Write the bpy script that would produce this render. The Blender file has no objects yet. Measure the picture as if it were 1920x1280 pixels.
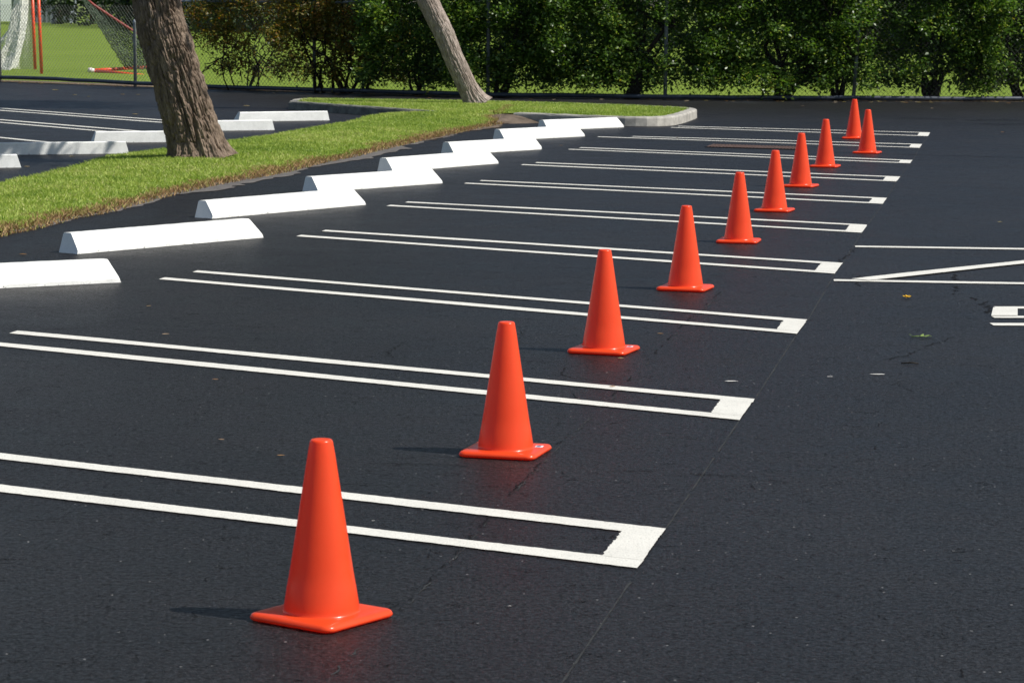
import bpy, math, random
import numpy as np
from mathutils import Vector, Matrix
rng = np.random.default_rng(7)
random.seed(7)
scene = bpy.context.scene
COL = scene.collection

# ------------------------------------------------------------------ camera
FPX, PITCH, ROLL, CAMH = 5200.0, math.radians(6.95758), math.radians(0.41884), 1.5469
cam = bpy.data.cameras.new('camera')
cam.sensor_width = 36.0
cam.lens = FPX / 1920 * 36
cam.clip_start = 0.1
cam.clip_end = 2000
cam.dof.use_dof = True
cam.dof.focus_distance = 13.0
cam.dof.aperture_fstop = 20
co = bpy.data.objects.new('camera', cam)
COL.objects.link(co)
RT = np.array([1.0, 0, 0]); UP0 = np.array([0, math.sin(PITCH), math.cos(PITCH)])
FW = np.array([0, math.cos(PITCH), -math.sin(PITCH)])
RR = RT * math.cos(ROLL) + UP0 * math.sin(ROLL)
UU = UP0 * math.cos(ROLL) - RT * math.sin(ROLL)
co.matrix_world = Matrix([[RR[0], UU[0], -FW[0], 0], [RR[1], UU[1], -FW[1], 0], [RR[2], UU[2], -FW[2], CAMH], [0, 0, 0, 1]])
scene.camera = co

# ------------------------------------------------------------------ light
SUNV = Vector((0.37, -0.10, 0.457)).normalized()
world = bpy.data.worlds.new('World'); scene.world = world; world.use_nodes = True
wn = world.node_tree
bg = wn.nodes['Background']; bg.inputs[1].default_value = 0.082
sky = wn.nodes.new('ShaderNodeTexSky'); sky.sky_type = 'NISHITA'; sky.sun_disc = False
sky.sun_elevation = math.asin(SUNV.z); sky.sun_rotation = math.atan2(SUNV.x, SUNV.y)
wn.links.new(sky.outputs[0], bg.inputs[0])
sl = bpy.data.lights.new('sun', 'SUN'); sl.energy = 4.8; sl.angle = math.radians(0.5); sl.color = (1, 0.955, 0.89)
so = bpy.data.objects.new('sun', sl); COL.objects.link(so)
so.rotation_euler = SUNV.to_track_quat('Z', 'Y').to_euler()
scene.view_settings.view_transform = 'Standard'
scene.view_settings.look = 'None'
scene.view_settings.exposure = 0.17
scene.view_settings.gamma = 1.0
scene.render.engine = 'CYCLES'

# ------------------------------------------------------------------ helpers
def bp(px, py, z=0.0):
    """the world point at height z that the photograph shows at pixel (px, py)"""
    d = RR * (px - 960) / FPX - UU * (py - 640) / FPX + FW
    t = (z - CAMH) / d[2]
    return np.array([d[0] * t, d[1] * t, z])

def bpy_depth(px, py, Y):
    """the world point at distance Y"""
    d = RR * (px - 960) / FPX - UU * (py - 640) / FPX + FW
    t = Y / d[1]
    return np.array([d[0] * t, Y, CAMH + d[2] * t])

def mesh_obj(name, V, F, mat=None, parent=None, smooth=False, attrs=None, mats=None, midx=None):
    me = bpy.data.meshes.new(name)
    V = np.asarray(V, dtype=np.float32)
    if isinstance(F, np.ndarray) and F.ndim == 2:
        n, k = F.shape
        me.vertices.add(len(V)); me.vertices.foreach_set('co', V.ravel())
        me.loops.add(n * k); me.loops.foreach_set('vertex_index', F.astype(np.int32).ravel())
        me.polygons.add(n)
        me.polygons.foreach_set('loop_start', np.arange(0, n * k, k, dtype=np.int32))
        me.polygons.foreach_set('loop_total', np.full(n, k, dtype=np.int32))
        me.update(calc_edges=True)
    else:
        me.from_pydata([tuple(map(float, v)) for v in V], [], [tuple(int(i) for i in f) for f in F])
        me.update()
    if smooth:
        me.polygons.foreach_set('use_smooth', np.ones(len(me.polygons), dtype=bool))
    for m in (mats or ([mat] if mat else [])):
        me.materials.append(m)
    if midx is not None:
        me.polygons.foreach_set('material_index', np.asarray(midx, dtype=np.int32))
    if attrs:
        for an, av in attrs.items():
            a = me.attributes.new(an, 'FLOAT', 'FACE'); a.data.foreach_set('value', np.asarray(av, dtype=np.float32))
    o = bpy.data.objects.new(name, me); COL.objects.link(o)
    if parent: o.parent = parent
    return o

def empty(name, loc, rz=0.0):
    o = bpy.data.objects.new(name, None); COL.objects.link(o)
    o.location = loc; o.rotation_euler = (0, 0, rz); o.empty_display_size = 0.2
    return o

def tag(o, label=None, cat=None, group=None, kind=None):
    if label: o['label'] = label
    if cat: o['category'] = cat
    if group: o['group'] = group
    if kind: o['kind'] = kind
    return o

def copy_thing(src):
    c = src.copy(); COL.objects.link(c)
    for ch in src.children:
        d = ch.copy(); COL.objects.link(d); d.parent = c
        for g in ch.children:
            e = g.copy(); COL.objects.link(e); e.parent = d
    return c

class Geo:
    def __init__(s): s.V = []; s.F = []; s.n = 0
    def add(s, V, F):
        V = [tuple(map(float, v)) for v in V]
        s.V += V; s.F += [tuple(i + s.n for i in f) for f in F]; s.n += len(V)
    def box(s, c, h, rz=0.0):
        ca, sa = math.cos(rz), math.sin(rz); P = []
        for dz in (-1, 1):
            for dx, dy in ((-1, -1), (1, -1), (1, 1), (-1, 1)):
                x, y = dx * h[0], dy * h[1]
                P.append((c[0] + x * ca - y * sa, c[1] + x * sa + y * ca, c[2] + dz * h[2]))
        s.add(P, [(0, 3, 2, 1), (4, 5, 6, 7), (0, 1, 5, 4), (1, 2, 6, 5), (2, 3, 7, 6), (3, 0, 4, 7)])
    def tube(s, pts, rad, n=8, caps=True):
        pts = [np.asarray(p, float) for p in pts]
        if not hasattr(rad, '__len__'): rad = [rad] * len(pts)
        V = []; prev = None
        for i, p in enumerate(pts):
            a = pts[max(i - 1, 0)]; b = pts[min(i + 1, len(pts) - 1)]
            t = b - a; t = t / (np.linalg.norm(t) + 1e-9)
            if prev is None:
                u = np.cross(t, (0, 0, 1.0)); 
                if np.linalg.norm(u) < 1e-3: u = np.cross(t, (1.0, 0, 0))
            else: u = prev - t * (prev @ t)
            u /= np.linalg.norm(u); prev = u; w = np.cross(t, u)
            for k in range(n):
                an = 2 * math.pi * k / n
                V.append(p + rad[i] * (u * math.cos(an) + w * math.sin(an)))
        F = []
        for i in range(len(pts) - 1):
            for k in range(n):
                F.append((i * n + k, i * n + (k + 1) % n, (i + 1) * n + (k + 1) % n, (i + 1) * n + k))
        if caps:
            F.append(tuple(range(n - 1, -1, -1))); F.append(tuple((len(pts) - 1) * n + k for k in range(n)))
        s.add(V, F)
    def build(s, name, mat, parent=None, smooth=False):
        return mesh_obj(name, s.V, s.F, mat, parent, smooth)

def sm_noise(P, freq, seed=0):
    """smooth value noise, 3-D, vectorised, in [-1, 1]"""
    P = np.asarray(P, float) * freq + 100.3
    i = np.floor(P).astype(np.int64); f = P - i; f = f * f * (3 - 2 * f)
    def h(a, b, c):
        n = (a * 374761393 + b * 668265263 + c * 2147483647 + seed * 974634777) & 0xffffffff
        n = ((n ^ (n >> 13)) * 1274126177) & 0xffffffff
        return ((n ^ (n >> 16)) & 0xffff) / 32767.5 - 1
    r = 0
    for dx in (0, 1):
        for dy in (0, 1):
            for dz in (0, 1):
                w = (f[..., 0] if dx else 1 - f[..., 0]) * (f[..., 1] if dy else 1 - f[..., 1]) * (f[..., 2] if dz else 1 - f[..., 2])
                r = r + w * h(i[..., 0] + dx, i[..., 1] + dy, i[..., 2] + dz)
    return r

def inpoly(P, poly):
    x, y = P[:, 0], P[:, 1]; c = np.zeros(len(P), bool); n = len(poly)
    for i in range(n):
        x0, y0 = poly[i][:2]; x1, y1 = poly[(i + 1) % n][:2]
        m = ((y0 > y) != (y1 > y)) & (x < (x1 - x0) * (y - y0) / ((y1 - y0) + 1e-12) + x0)
        c ^= m
    return c

def distpoly(P, poly, closed=True):
    d = np.full(len(P), 1e9); n = len(poly)
    for i in range(n if closed else n - 1):
        a = np.array(poly[i][:2]); b = np.array(poly[(i + 1) % n][:2]); ab = b - a
        t = np.clip(((P[:, :2] - a) @ ab) / (ab @ ab + 1e-12), 0, 1)
        d = np.minimum(d, np.linalg.norm(P[:, :2] - (a + t[:, None] * ab), axis=1))
    return d

# ------------------------------------------------------------------ materials
def new_mat(name):
    m = bpy.data.materials.new(name); m.use_nodes = True
    nt = m.node_tree; b = nt.nodes['Principled BSDF']
    return m, nt, b

def N(nt, typ, **kw):
    n = nt.nodes.new('ShaderNode' + typ)
    for k, v in kw.items():
        if k.startswith('i_'):
            key = k[2:]; key = int(key) if key.isdigit() else key.replace('_', ' ')
            n.inputs[key].default_value = v
        else: setattr(n, k, v)
    return n

def ramp(nt, fac, stops):
    r = nt.nodes.new('ShaderNodeValToRGB'); e = r.color_ramp.elements
    while len(e) > 1: e.remove(e[-1])
    e[0].position = stops[0][0]; e[0].color = (*stops[0][1], 1)
    for p, c in stops[1:]:
        x = e.new(p); x.color = (*c, 1)
    nt.links.new(fac, r.inputs[0]); return r

def noise(nt, scale, detail=4, rough=0.55, coord='Object', vec=None):
    n = N(nt, 'TexNoise'); n.inputs['Scale'].default_value = scale; n.inputs['Detail'].default_value = detail
    n.inputs['Roughness'].default_value = rough
    if vec is None:
        tc = N(nt, 'TexCoord'); vec = tc.outputs[coord]
    nt.links.new(vec, n.inputs['Vector']); return n

def bump(nt, b, h, strength, dist, prev=None):
    bm = N(nt, 'Bump'); bm.inputs['Strength'].default_value = strength; bm.inputs['Distance'].default_value = dist
    nt.links.new(h, bm.inputs['Height'])
    if prev: nt.links.new(prev.outputs[0], bm.inputs['Normal'])
    nt.links.new(bm.outputs[0], b.inputs['Normal']); return bm

def mix(nt, fac, a, b_):
    m = N(nt, 'Mix', data_type='RGBA')
    for sock, v in ((m.inputs[0], fac), (m.inputs[6], a), (m.inputs[7], b_)):
        if hasattr(v, 'is_output') or isinstance(v, bpy.types.NodeSocket): nt.links.new(v, sock)
        elif isinstance(v, (int, float)): sock.default_value = v
        else: sock.default_value = (*v, 1)
    return m.outputs[2]

# asphalt with fresh seal coat
M_ASPH, nt, b = new_mat('asphalt')
tc = N(nt, 'TexCoord'); OC = tc.outputs['Object']
n1 = noise(nt, 0.35, 5, .6, vec=OC); n2 = noise(nt, 95, 4, .75, vec=OC); n3 = noise(nt, 2.2, 6, .7, vec=OC)
c1 = ramp(nt, n1.outputs[0], [(.3, (.0115, .0114, .0120)), (.7, (.0170, .0167, .0172))])
c3 = ramp(nt, n3.outputs[0], [(.35, (.55, .55, .56)), (.62, (1.1, 1.1, 1.1))])
mm = N(nt, 'Mix', data_type='RGBA', blend_type='MULTIPLY'); mm.inputs[0].default_value = .55
nt.links.new(c1.outputs[0], mm.inputs[6]); nt.links.new(c3.outputs[0], mm.inputs[7])
c2 = ramp(nt, n2.outputs[0], [(.33, (.2, .2, .2)), (.5, (.9, .9, .9)), (.64, (2.9, 2.9, 3.0))])
mm2 = N(nt, 'Mix', data_type='RGBA', blend_type='MULTIPLY'); mm2.inputs[0].default_value = .9
nt.links.new(mm.outputs[2], mm2.inputs[6]); nt.links.new(c2.outputs[0], mm2.inputs[7])
vo = N(nt, 'TexVoronoi'); vo.inputs['Scale'].default_value = 26; nt.links.new(OC, vo.inputs['Vector'])
vm = N(nt, 'Math', operation='LESS_THAN'); vm.inputs[1].default_value = .09; nt.links.new(vo.outputs['Distance'], vm.inputs[0])
sp = N(nt, 'SeparateColor'); nt.links.new(vo.outputs['Color'], sp.inputs[0])
vg = N(nt, 'Math', operation='GREATER_THAN'); vg.inputs[1].default_value = .80; nt.links.new(sp.outputs[0], vg.inputs[0])
vmul = N(nt, 'Math', operation='MULTIPLY'); nt.links.new(vm.outputs[0], vmul.inputs[0]); nt.links.new(vg.outputs[0], vmul.inputs[1])
col = mix(nt, vmul.outputs[0], mm2.outputs[2], (.22, .22, .21))
nt.links.new(col, b.inputs['Base Color'])
rr = ramp(nt, n3.outputs[0], [(.3, (.40, .40, .40)), (.7, (.52, .52, .52))])
nt.links.new(rr.outputs[0], b.inputs['Roughness'])
n5 = noise(nt, 48, 6, .85, vec=OC)
rs = ramp(nt, n5.outputs[0], [(.38, (.01, .01, .01)), (.50, (.15, .15, .15)), (.64, (.50, .50, .50))])
nt.links.new(rs.outputs[0], b.inputs['Specular IOR Level'])
b1 = bump(nt, b, n2.outputs[0], .75, .007)
n4 = noise(nt, 22, 5, .75, vec=OC)
vc = N(nt, 'TexVoronoi', feature='DISTANCE_TO_EDGE'); vc.inputs['Scale'].default_value = 9
nt.links.new(noise(nt, 3, 4, .6, vec=OC).outputs['Color'], vc.inputs['Vector'])
n6 = N(nt, 'TexNoise'); n6.inputs['Scale'].default_value = 26; n6.inputs['Detail'].default_value = 3; n6.inputs['Distortion'].default_value = 1.2; nt.links.new(OC, n6.inputs['Vector'])
ab = N(nt, 'Math', operation='SUBTRACT'); ab.inputs[1].default_value = .5; nt.links.new(n6.outputs[0], ab.inputs[0])
ab2 = N(nt, 'Math', operation='ABSOLUTE'); nt.links.new(ab.outputs[0], ab2.inputs[0])
n7 = noise(nt, 9, 3, .6, vec=OC)
lt = N(nt, 'MapRange'); lt.inputs[1].default_value = .004; lt.inputs[2].default_value = .022; lt.inputs[3].default_value = 0; lt.inputs[4].default_value = 1; nt.links.new(ab2.outputs[0], lt.inputs[0])
mk = N(nt, 'MapRange'); mk.inputs[1].default_value = .56; mk.inputs[2].default_value = .64; mk.inputs[3].default_value = 1; mk.inputs[4].default_value = 0; nt.links.new(n7.outputs[0], mk.inputs[0])
cr_ = N(nt, 'Math', operation='MAXIMUM'); nt.links.new(lt.outputs[0], cr_.inputs[0]); nt.links.new(mk.outputs[0], cr_.inputs[1])
colc = mix(nt, cr_.outputs[0], (.003, .003, .003), col); nt.links.new(colc, b.inputs['Base Color'])
spm = N(nt, 'Math', operation='MULTIPLY'); nt.links.new(rs.outputs[0], spm.inputs[0]); nt.links.new(cr_.outputs[0], spm.inputs[1]); nt.links.new(spm.outputs[0], b.inputs['Specular IOR Level'])
b1c = bump(nt, b, cr_.outputs[0], .6, .006, b1)
b2 = bump(nt, b, n4.outputs[0], .60, .012, b1c)
bump(nt, b, n1.outputs[0], .25, .05, b2)

def paint_mat(name, colr, worn=.0, rough=.6, stain=.15, edge=0.0):
    m, nt, b = new_mat(name)
    tc = N(nt, 'TexCoord'); OC = tc.outputs['Object']
    n1 = noise(nt, 6, 5, .65, vec=OC); n2 = noise(nt, 160, 2, .6, vec=OC)
    a = tuple(c * (1 - stain) for c in colr)
    r = ramp(nt, n1.outputs[0], [(.35, a), (.6, colr)])
    r2 = ramp(nt, n2.outputs[0], [(.33, (.35, .35, .35)), (.45, (1, 1, 1))])
    mm = N(nt, 'Mix', data_type='RGBA', blend_type='MULTIPLY'); mm.inputs[0].default_value = worn
    nt.links.new(r.outputs[0], mm.inputs[6]); nt.links.new(r2.outputs[0], mm.inputs[7])
    nt.links.new(mm.outputs[2], b.inputs['Base Color'])
    b.inputs['Roughness'].default_value = rough
    b1 = bump(nt, b, n2.outputs[0], .35, .004)
    bump(nt, b, n1.outputs[0], .3, .01, b1)
    return m
M_LINE = paint_mat('line_paint', (.72, .705, .63), worn=.45, stain=.08)
def sealer_splash(m):
    """specks of black sealer brushed onto the lowest two centimetres"""
    nt = m.node_tree; b = nt.nodes['Principled BSDF']; tc = N(nt, 'TexCoord'); sx = N(nt, 'SeparateXYZ'); nt.links.new(tc.outputs['Object'], sx.inputs[0])
    nn = noise(nt, 60, 4, .7, vec=tc.outputs['Object'])
    a = N(nt, 'MapRange'); a.inputs[1].default_value = .004; a.inputs[2].default_value = .030; a.inputs[3].default_value = .60; a.inputs[4].default_value = .82; nt.links.new(sx.outputs[2], a.inputs[0])
    g = N(nt, 'Math', operation='GREATER_THAN'); nt.links.new(nn.outputs[0], g.inputs[0]); nt.links.new(a.outputs[0], g.inputs[1])
    src = b.inputs['Base Color'].links[0].from_socket
    nt.links.new(mix(nt, g.outputs[0], src, (.20, .20, .19)), b.inputs['Base Color'])
M_STOP = paint_mat('stop_paint', (.86, .86, .81), worn=.18, stain=.07, rough=.5)
M_STOP_OLD = paint_mat('stop_paint_weathered', (.86, .87, .83), worn=.25, stain=.14)
sealer_splash(M_STOP); sealer_splash(M_STOP_OLD)
M_KERB = paint_mat('kerb_concrete', (.44, .42, .37), worn=.5, stain=.40, rough=.85)
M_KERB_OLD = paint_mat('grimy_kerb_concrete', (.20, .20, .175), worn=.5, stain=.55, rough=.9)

def simple(name, colr, rough=.6, metal=0., var=.25, scale=8, bstr=.2, bdist=.004, spec=.5, bscale=None):
    m, nt, b = new_mat(name)
    tc = N(nt, 'TexCoord'); OC = tc.outputs['Object']
    n1 = noise(nt, scale, 5, .6, vec=OC)
    r = ramp(nt, n1.outputs[0], [(.3, tuple(c * (1 - var) for c in colr)), (.7, tuple(min(1, c * (1 + var)) for c in colr))])
    nt.links.new(r.outputs[0], b.inputs['Base Color'])
    b.inputs['Roughness'].default_value = rough; b.inputs['Metallic'].default_value = metal
    b.inputs['Specular IOR Level'].default_value = spec
    n2 = noise(nt, bscale or scale * 4, 4, .6, vec=OC); bump(nt, b, n2.outputs[0], bstr, bdist)
    return m

# cone vinyl
M_CONE, nt, b = new_mat('cone_vinyl')
n1 = noise(nt, 9, 3, .5)
r = ramp(nt, n1.outputs[0], [(.3, (1.0, .088, .020)), (.7, (1.0, .106, .028))])
nt.links.new(r.outputs[0], b.inputs['Base Color'])
b.inputs['Roughness'].default_value = .28; b.inputs['Specular IOR Level'].default_value = .4
b.inputs['Coat Weight'].default_value = .15; b.inputs['Coat Roughness'].default_value = .12
tr = N(nt, 'BsdfTranslucent'); tr.inputs['Color'].default_value = (1, .02, .004, 1)
ms = N(nt, 'MixShader'); ms.inputs[0].default_value = .32
nt.links.new(b.outputs[0], ms.inputs[1]); nt.links.new(tr.outputs[0], ms.inputs[2]); nt.links.new(ms.outputs[0], nt.nodes['Material Output'].inputs[0])
 
bump(nt, b, noise(nt, 30, 3, .5).outputs[0], .06, .004)
M_STICKER = simple('sticker_paper', (.72, .76, .80), .45, var=.04)
M_INK = simple('sticker_ink', (.16, .22, .34), .5, var=.1)

M_GALV = simple('galvanised_steel', (.34, .37, .39), .5, .35, .25, 20)
M_WIREL = simple('galvanised_wire', (.22, .23, .20), .55, .3, .2, 15)
M_WIRE = simple('fence_wire', (.035, .04, .032), .7, .0, .2, 15)
M_RAIL = simple('dark_coated_rail', (.045, .055, .075), .38, 0.1, .4, 6)
M_POSTD = simple('shaded_fence_steel', (.20, .225, .245), .55, .3, .35, 8)  # post steel with the hedge's shade put into its colour
M_RED = simple('red_painted_pipe', (.80, .085, .025), .35, 0, .18, 12)
M_RED_SHADE = simple('shaded_red_pipe', (.26, .028, .018), .5, 0, .25, 12)  # darker copy of the pipe red: the slanting bar's shade is in the colour
M_WCAP = simple('white_tape', (.75, .68, .66), .6, 0, .1, 12)
M_NETW = simple('white_net_cord', (.80, .80, .74), .8, 0, .15, 5)
M_NETG = simple('dark_green_net_cord', (.055, .085, .05), .8, 0, .25, 5)
M_SOIL = simple('soil', (.13, .10, .075), .95, 0, .4, 6, .6, .02, .2)
M_SAND = simple('sandy_dust', (.12, .112, .105), .95, 0, .35, 9, .5, .01, .2)
M_BLDW = simple('white_wall', (.88, .89, .9), .8, 0, .06, 1)
M_BLDG = simple('blue_grey_metal_siding', (.22, .25, .29), .6, 0, .15, 1)
M_ROOF = simple('grey_roof', (.18, .18, .18), .8, 0, .2, 2)
M_GLASS = simple('dark_window_glass', (.03, .04, .05), .1, 0, .2, 2)
M_RUST = simple('rusty_iron', (.10, .058, .045), .85, .1, .4, 25)
M_CHALK = simple('faint_chalk', (.026, .028, .028), .9, 0, .5, 30, spec=.3)
M_CRACK = simple('tar_crack', (.0065, .0065, .007), .8, 0, .3, 30, spec=.15)
M_PALE = simple('paint_fleck', (.62, .60, .55), .7, 0, .2, 40)

def leaf_mat(name, cols, rough=.35, trans=.25, spec=.5):
    m, nt, b = new_mat(name)
    at = N(nt, 'Attribute'); at.attribute_name = 'rnd'
    n = len(cols)
    r = ramp(nt, at.outputs['Fac'], [(i / (n - 1), c) for i, c in enumerate(cols)])
    nt.links.new(r.outputs[0], b.inputs['Base Color'])
    b.inputs['Roughness'].default_value = rough; b.inputs['Specular IOR Level'].default_value = spec
    tr = N(nt, 'BsdfTranslucent')
    hs = N(nt, 'HueSaturation'); hs.inputs['Value'].default_value = 1.5; hs.inputs['Saturation'].default_value = 1.1
    nt.links.new(r.outputs[0], hs.inputs['Color']); nt.links.new(hs.outputs[0], tr.inputs['Color'])
    ms = N(nt, 'MixShader'); ms.inputs[0].default_value = trans
    nt.links.new(b.outputs[0], ms.inputs[1]); nt.links.new(tr.outputs[0], ms.inputs[2])
    nt.links.new(ms.outputs[0], nt.nodes['Material Output'].inputs[0])
    return m
M_HLEAF = leaf_mat('hedge_leaf', [(.018, .042, .009), (.062, .128, .021), (.120, .220, .033), (.26, .35, .052), (.50, .48, .08)], .40, .38)
M_BLEAF = leaf_mat('bronze_leaf', [(.03, .05, .010), (.08, .11, .016), (.17, .15, .02), (.20, .09, .018), (.34, .28, .035), (.28, .09, .025)], .45, .3)
M_FLEAF = leaf_mat('far_leaf', [(.008, .020, .006), (.016, .038, .010), (.03, .06, .012), (.05, .09, .016)], .6, .2)
M_GRASS = leaf_mat('grass_blade', [(.14, .22, .035), (.23, .325, .05), (.32, .42, .075), (.43, .49, .12), (.50, .47, .21)], .5, .3, .3)
M_DEAD = leaf_mat('dry_grass_blade', [(.17, .09, .045), (.32, .19, .09), (.42, .29, .15), (.25, .28, .06)], .8, .15, .2)
M_FALL = leaf_mat('fallen_leaf', [(.42, .34, .08), (.50, .42, .22), (.32, .16, .06), (.6, .55, .42)], .6, .1)

M_BASE, nt, b = new_mat('turf_soil')
n1 = noise(nt, 3, 5, .6); r = ramp(nt, n1.outputs[0], [(.3, (.12, .16, .03)), (.7, (.20, .27, .04))])
nt.links.new(r.outputs[0], b.inputs['Base Color']); b.inputs['Roughness'].default_value = .95
bump(nt, b, noise(nt, 40, 4, .7).outputs[0], .5, .02)

M_FIELD, nt, b = new_mat('sports_turf')
n1 = noise(nt, .12, 5, .6); n2 = noise(nt, 9, 6, .8)
r = ramp(nt, n1.outputs[0], [(.3, (.145, .215, .028)), (.7, (.180, .250, .038))])
r2 = ramp(nt, n2.outputs[0], [(.3, (.6, .62, .6)), (.7, (1.3, 1.3, 1.2))])
mm = N(nt, 'Mix', data_type='RGBA', blend_type='MULTIPLY'); mm.inputs[0].default_value = .7
nt.links.new(r.outputs[0], mm.inputs[6]); nt.links.new(r2.outputs[0], mm.inputs[7]); nt.links.new(mm.outputs[2], b.inputs['Base Color'])
b.inputs['Roughness'].default_value = .95; b.inputs['Specular IOR Level'].default_value = .1
bump(nt, b, n2.outputs[0], .5, .03)

# bark
def bark_mat(name, dark, light):
    m, nt, b = new_mat(name)
    tc = N(nt, 'TexCoord'); mp = N(nt, 'Mapping'); mp.inputs['Scale'].default_value = (1, 1, .28)
    nt.links.new(tc.outputs['Object'], mp.inputs['Vector'])
    n1 = noise(nt, 22, 8, .75, vec=mp.outputs[0]); n2 = noise(nt, 3, 4, .6, vec=tc.outputs['Object'])
    r = ramp(nt, n1.outputs[0], [(.33, dark), (.52, tuple((a + c) / 2 for a, c in zip(dark, light))), (.68, light)])
    r2 = ramp(nt, n2.outputs[0], [(.3, (.8, .76, .72)), (.7, (1.1, 1.1, 1.1))])
    mm = N(nt, 'Mix', data_type='RGBA', blend_type='MULTIPLY'); mm.inputs[0].default_value = .8
    nt.links.new(r.outputs[0], mm.inputs[6]); nt.links.new(r2.outputs[0], mm.inputs[7]); nt.links.new(mm.outputs[2], b.inputs['Base Color'])
    b.inputs['Roughness'].default_value = .9; b.inputs['Specular IOR Level'].default_value = .2
    bump(nt, b, n1.outputs[0], .9, .02)
    return m
M_BARK = bark_mat('furrowed_bark', (.075, .055, .041), (.35, .270, .205))
M_BARK2 = bark_mat('pale_bark', (.15, .12, .10), (.54, .46, .40))
M_STEM = bark_mat('hedge_stem', (.012, .010, .008), (.045, .038, .030))
M_FTR = bark_mat('far_trunk', (.08, .05, .035), (.20, .13, .09))

# ------------------------------------------------------------------ the setting: ground sheets
def sheet(name, pts, z, mat):
    return tag(mesh_obj(name, [(p[0], p[1], z) for p in pts], [tuple(range(len(pts)))], mat), kind='structure')

FENCE_PX = [(-900, 128), (-420, 140), (0, 153), (254, 162.5), (590, 174), (915, 183), (1247, 187.5), (1600, 190), (1925, 190.5), (2500, 189)]
FENCE = [bp(*p) for p in FENCE_PX]
front = [(-60, -25), (60, -25)]
lot = [(60, -25), (60, FENCE[-1][1])] + [(p[0], p[1] + .05) for p in FENCE[::-1]] + [(-60, FENCE[0][1] + 8), (-60, -25)]
sheet('ground', [(-700, -300), (700, -300), (700, 900), (-700, 900)], -.03, M_BASE)
sheet('asphalt', lot, 0.0, M_ASPH)
fld = [(p[0], p[1] + .05) for p in FENCE]
sheet('field_turf', [(-60, FENCE[0][1] + 8)] + fld + [(60, FENCE[-1][1]), (200, 60), (200, 330), (-200, 330), (-200, 80)], -0.004, M_FIELD)

# ------------------------------------------------------------------ stall markings
def strip(P, Q, w, seed, z=.004, side=1, step=.02, wob=.0035, cut=None):
    """painted line from P to Q; w to one side of it; its edges wander a little"""
    P = np.array(P[:2]); Q = np.array(Q[:2]); L = np.linalg.norm(Q - P); d = (Q - P) / L; nrm = np.array([-d[1], d[0]]) * side
    n = max(4, int(L / step)); t = np.linspace(0, L, n)
    r = np.random.default_rng(seed)
    def edge(): 
        k = r.normal(0, 1, n); slow = np.interp(t, np.linspace(0, L, max(3, int(L / .45))), r.normal(0, 1.4, max(3, int(L / .45))))
        return k * wob * .35 + slow * wob
    e1, e2 = edge(), edge()
    A = P + d * t[:, None] + nrm * e1[:, None]; B = P + d * t[:, None] + nrm * (w + e2)[:, None]
    if cut is not None:      # both ends cut along the direction `cut`
        c = np.array(cut[:2]); c = c / (c @ (nrm)); sh = (c @ d) * w
        B = B + d * (sh * np.ones(n))[:, None]
    V = np.zeros((2 * n, 3)); V[:n, :2] = A; V[n:, :2] = B; V[:, 2] = z
    F = [(i, i + 1, n + i + 1, n + i) for i in range(n - 1)]
    if side < 0: F = [f[::-1] for f in F]
    return V, F

TOP = [(1247, 993), (1415, 749), (1515, 600), (1580, 494), (1627, 422), (1663, 372), (1688, 332), (1711, 301), (1729, 271), (1744, 249)]
BOT = [(1196, 1066), (1386, 789), (1494, 627), (1565, 514), (1616, 437), (1655, 383), (1681, 341), (1706, 307), (1724, 278), (1740, 256)]
LB = [(-560, 857), (-68, 643), (298, 524.5), (555, 444), (725, 387), (870, 345), (976.6, 310), (1065, 281), (1120, 257.6), (1257, 240)]
LT = [(-420, 802), (33, 621), (370, 508), (610, 432), (765, 378.7), (903, 338.6), (1006, 305), (1089, 277), (1187, 256), (1272, 237)]
ITX = [1165, 1355, 1466, 1537, 1593, 1633, 1663, 1688, 1706, 1722]
IBX = [1132, 1338, 1452, 1525, 1584, 1627, 1657, 1684, 1702, 1719]
def lerp_x(A, B, x):
    t = (x - A[0]) / (B[0] - A[0]); return (x, A[1] + (B[1] - A[1]) * t)
W = .100
for i in range(10):
    g = Geo()
    B, T, lb, lt = bp(*BOT[i]), bp(*TOP[i]), bp(*LB[i]), bp(*LT[i])
    V, F = strip(B, lb, W, i * 7 + 1, side=-1, cut=T - B); g.add(V, F)
    V, F = strip(T, lt, W, i * 7 + 2, side=1, cut=B - T); g.add(V, F)
    ib, it = bp(*lerp_x(BOT[i], LB[i], IBX[i])), bp(*lerp_x(TOP[i], LT[i], ITX[i]))
    # end block: between the inner edges of both lines, its inner edge ragged
    dn = (T - B)[:2]; dn /= np.linalg.norm(dn)
    k = 24; r = np.random.default_rng(i + 90)
    ldv = (lb - B)[:2]; ldv /= np.linalg.norm(ldv)
    sn = abs(dn[0] * ldv[1] - dn[1] * ldv[0]); q = W / sn
    # width of the end block along the line, from the inner corner of the nearest marking
    Tn, In = bp(*TOP[0])[:2], bp(1165, 998)[:2]; M2 = np.array([dn, ldv]).T
    capw = np.linalg.solve(M2, In - Tn)[1] * (1 + .06 * math.sin(i * 2.3))
    o0 = B[:2] + dn * (q - .004); o1 = T[:2] - dn * (q - .004); i0 = o0 + ldv * capw; i1 = o1 + ldv * capw
    V = []; F = []
    for j in range(k + 1):
        t = j / k; a = o0 + (o1 - o0) * t; b_ = i0 + (i1 - i0) * t + ldv * r.normal(0, .003)
        V += [(a[0] - ldv[0] * r.normal(0, .0008), a[1], .0045), (b_[0], b_[1], .0045)]
        if j: F.append((2 * j - 2, 2 * j, 2 * j + 1, 2 * j - 1))
    g.add(V, [f[::-1] for f in F])
    tag(g.build('stall_marking', M_LINE), kind='structure')

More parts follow.
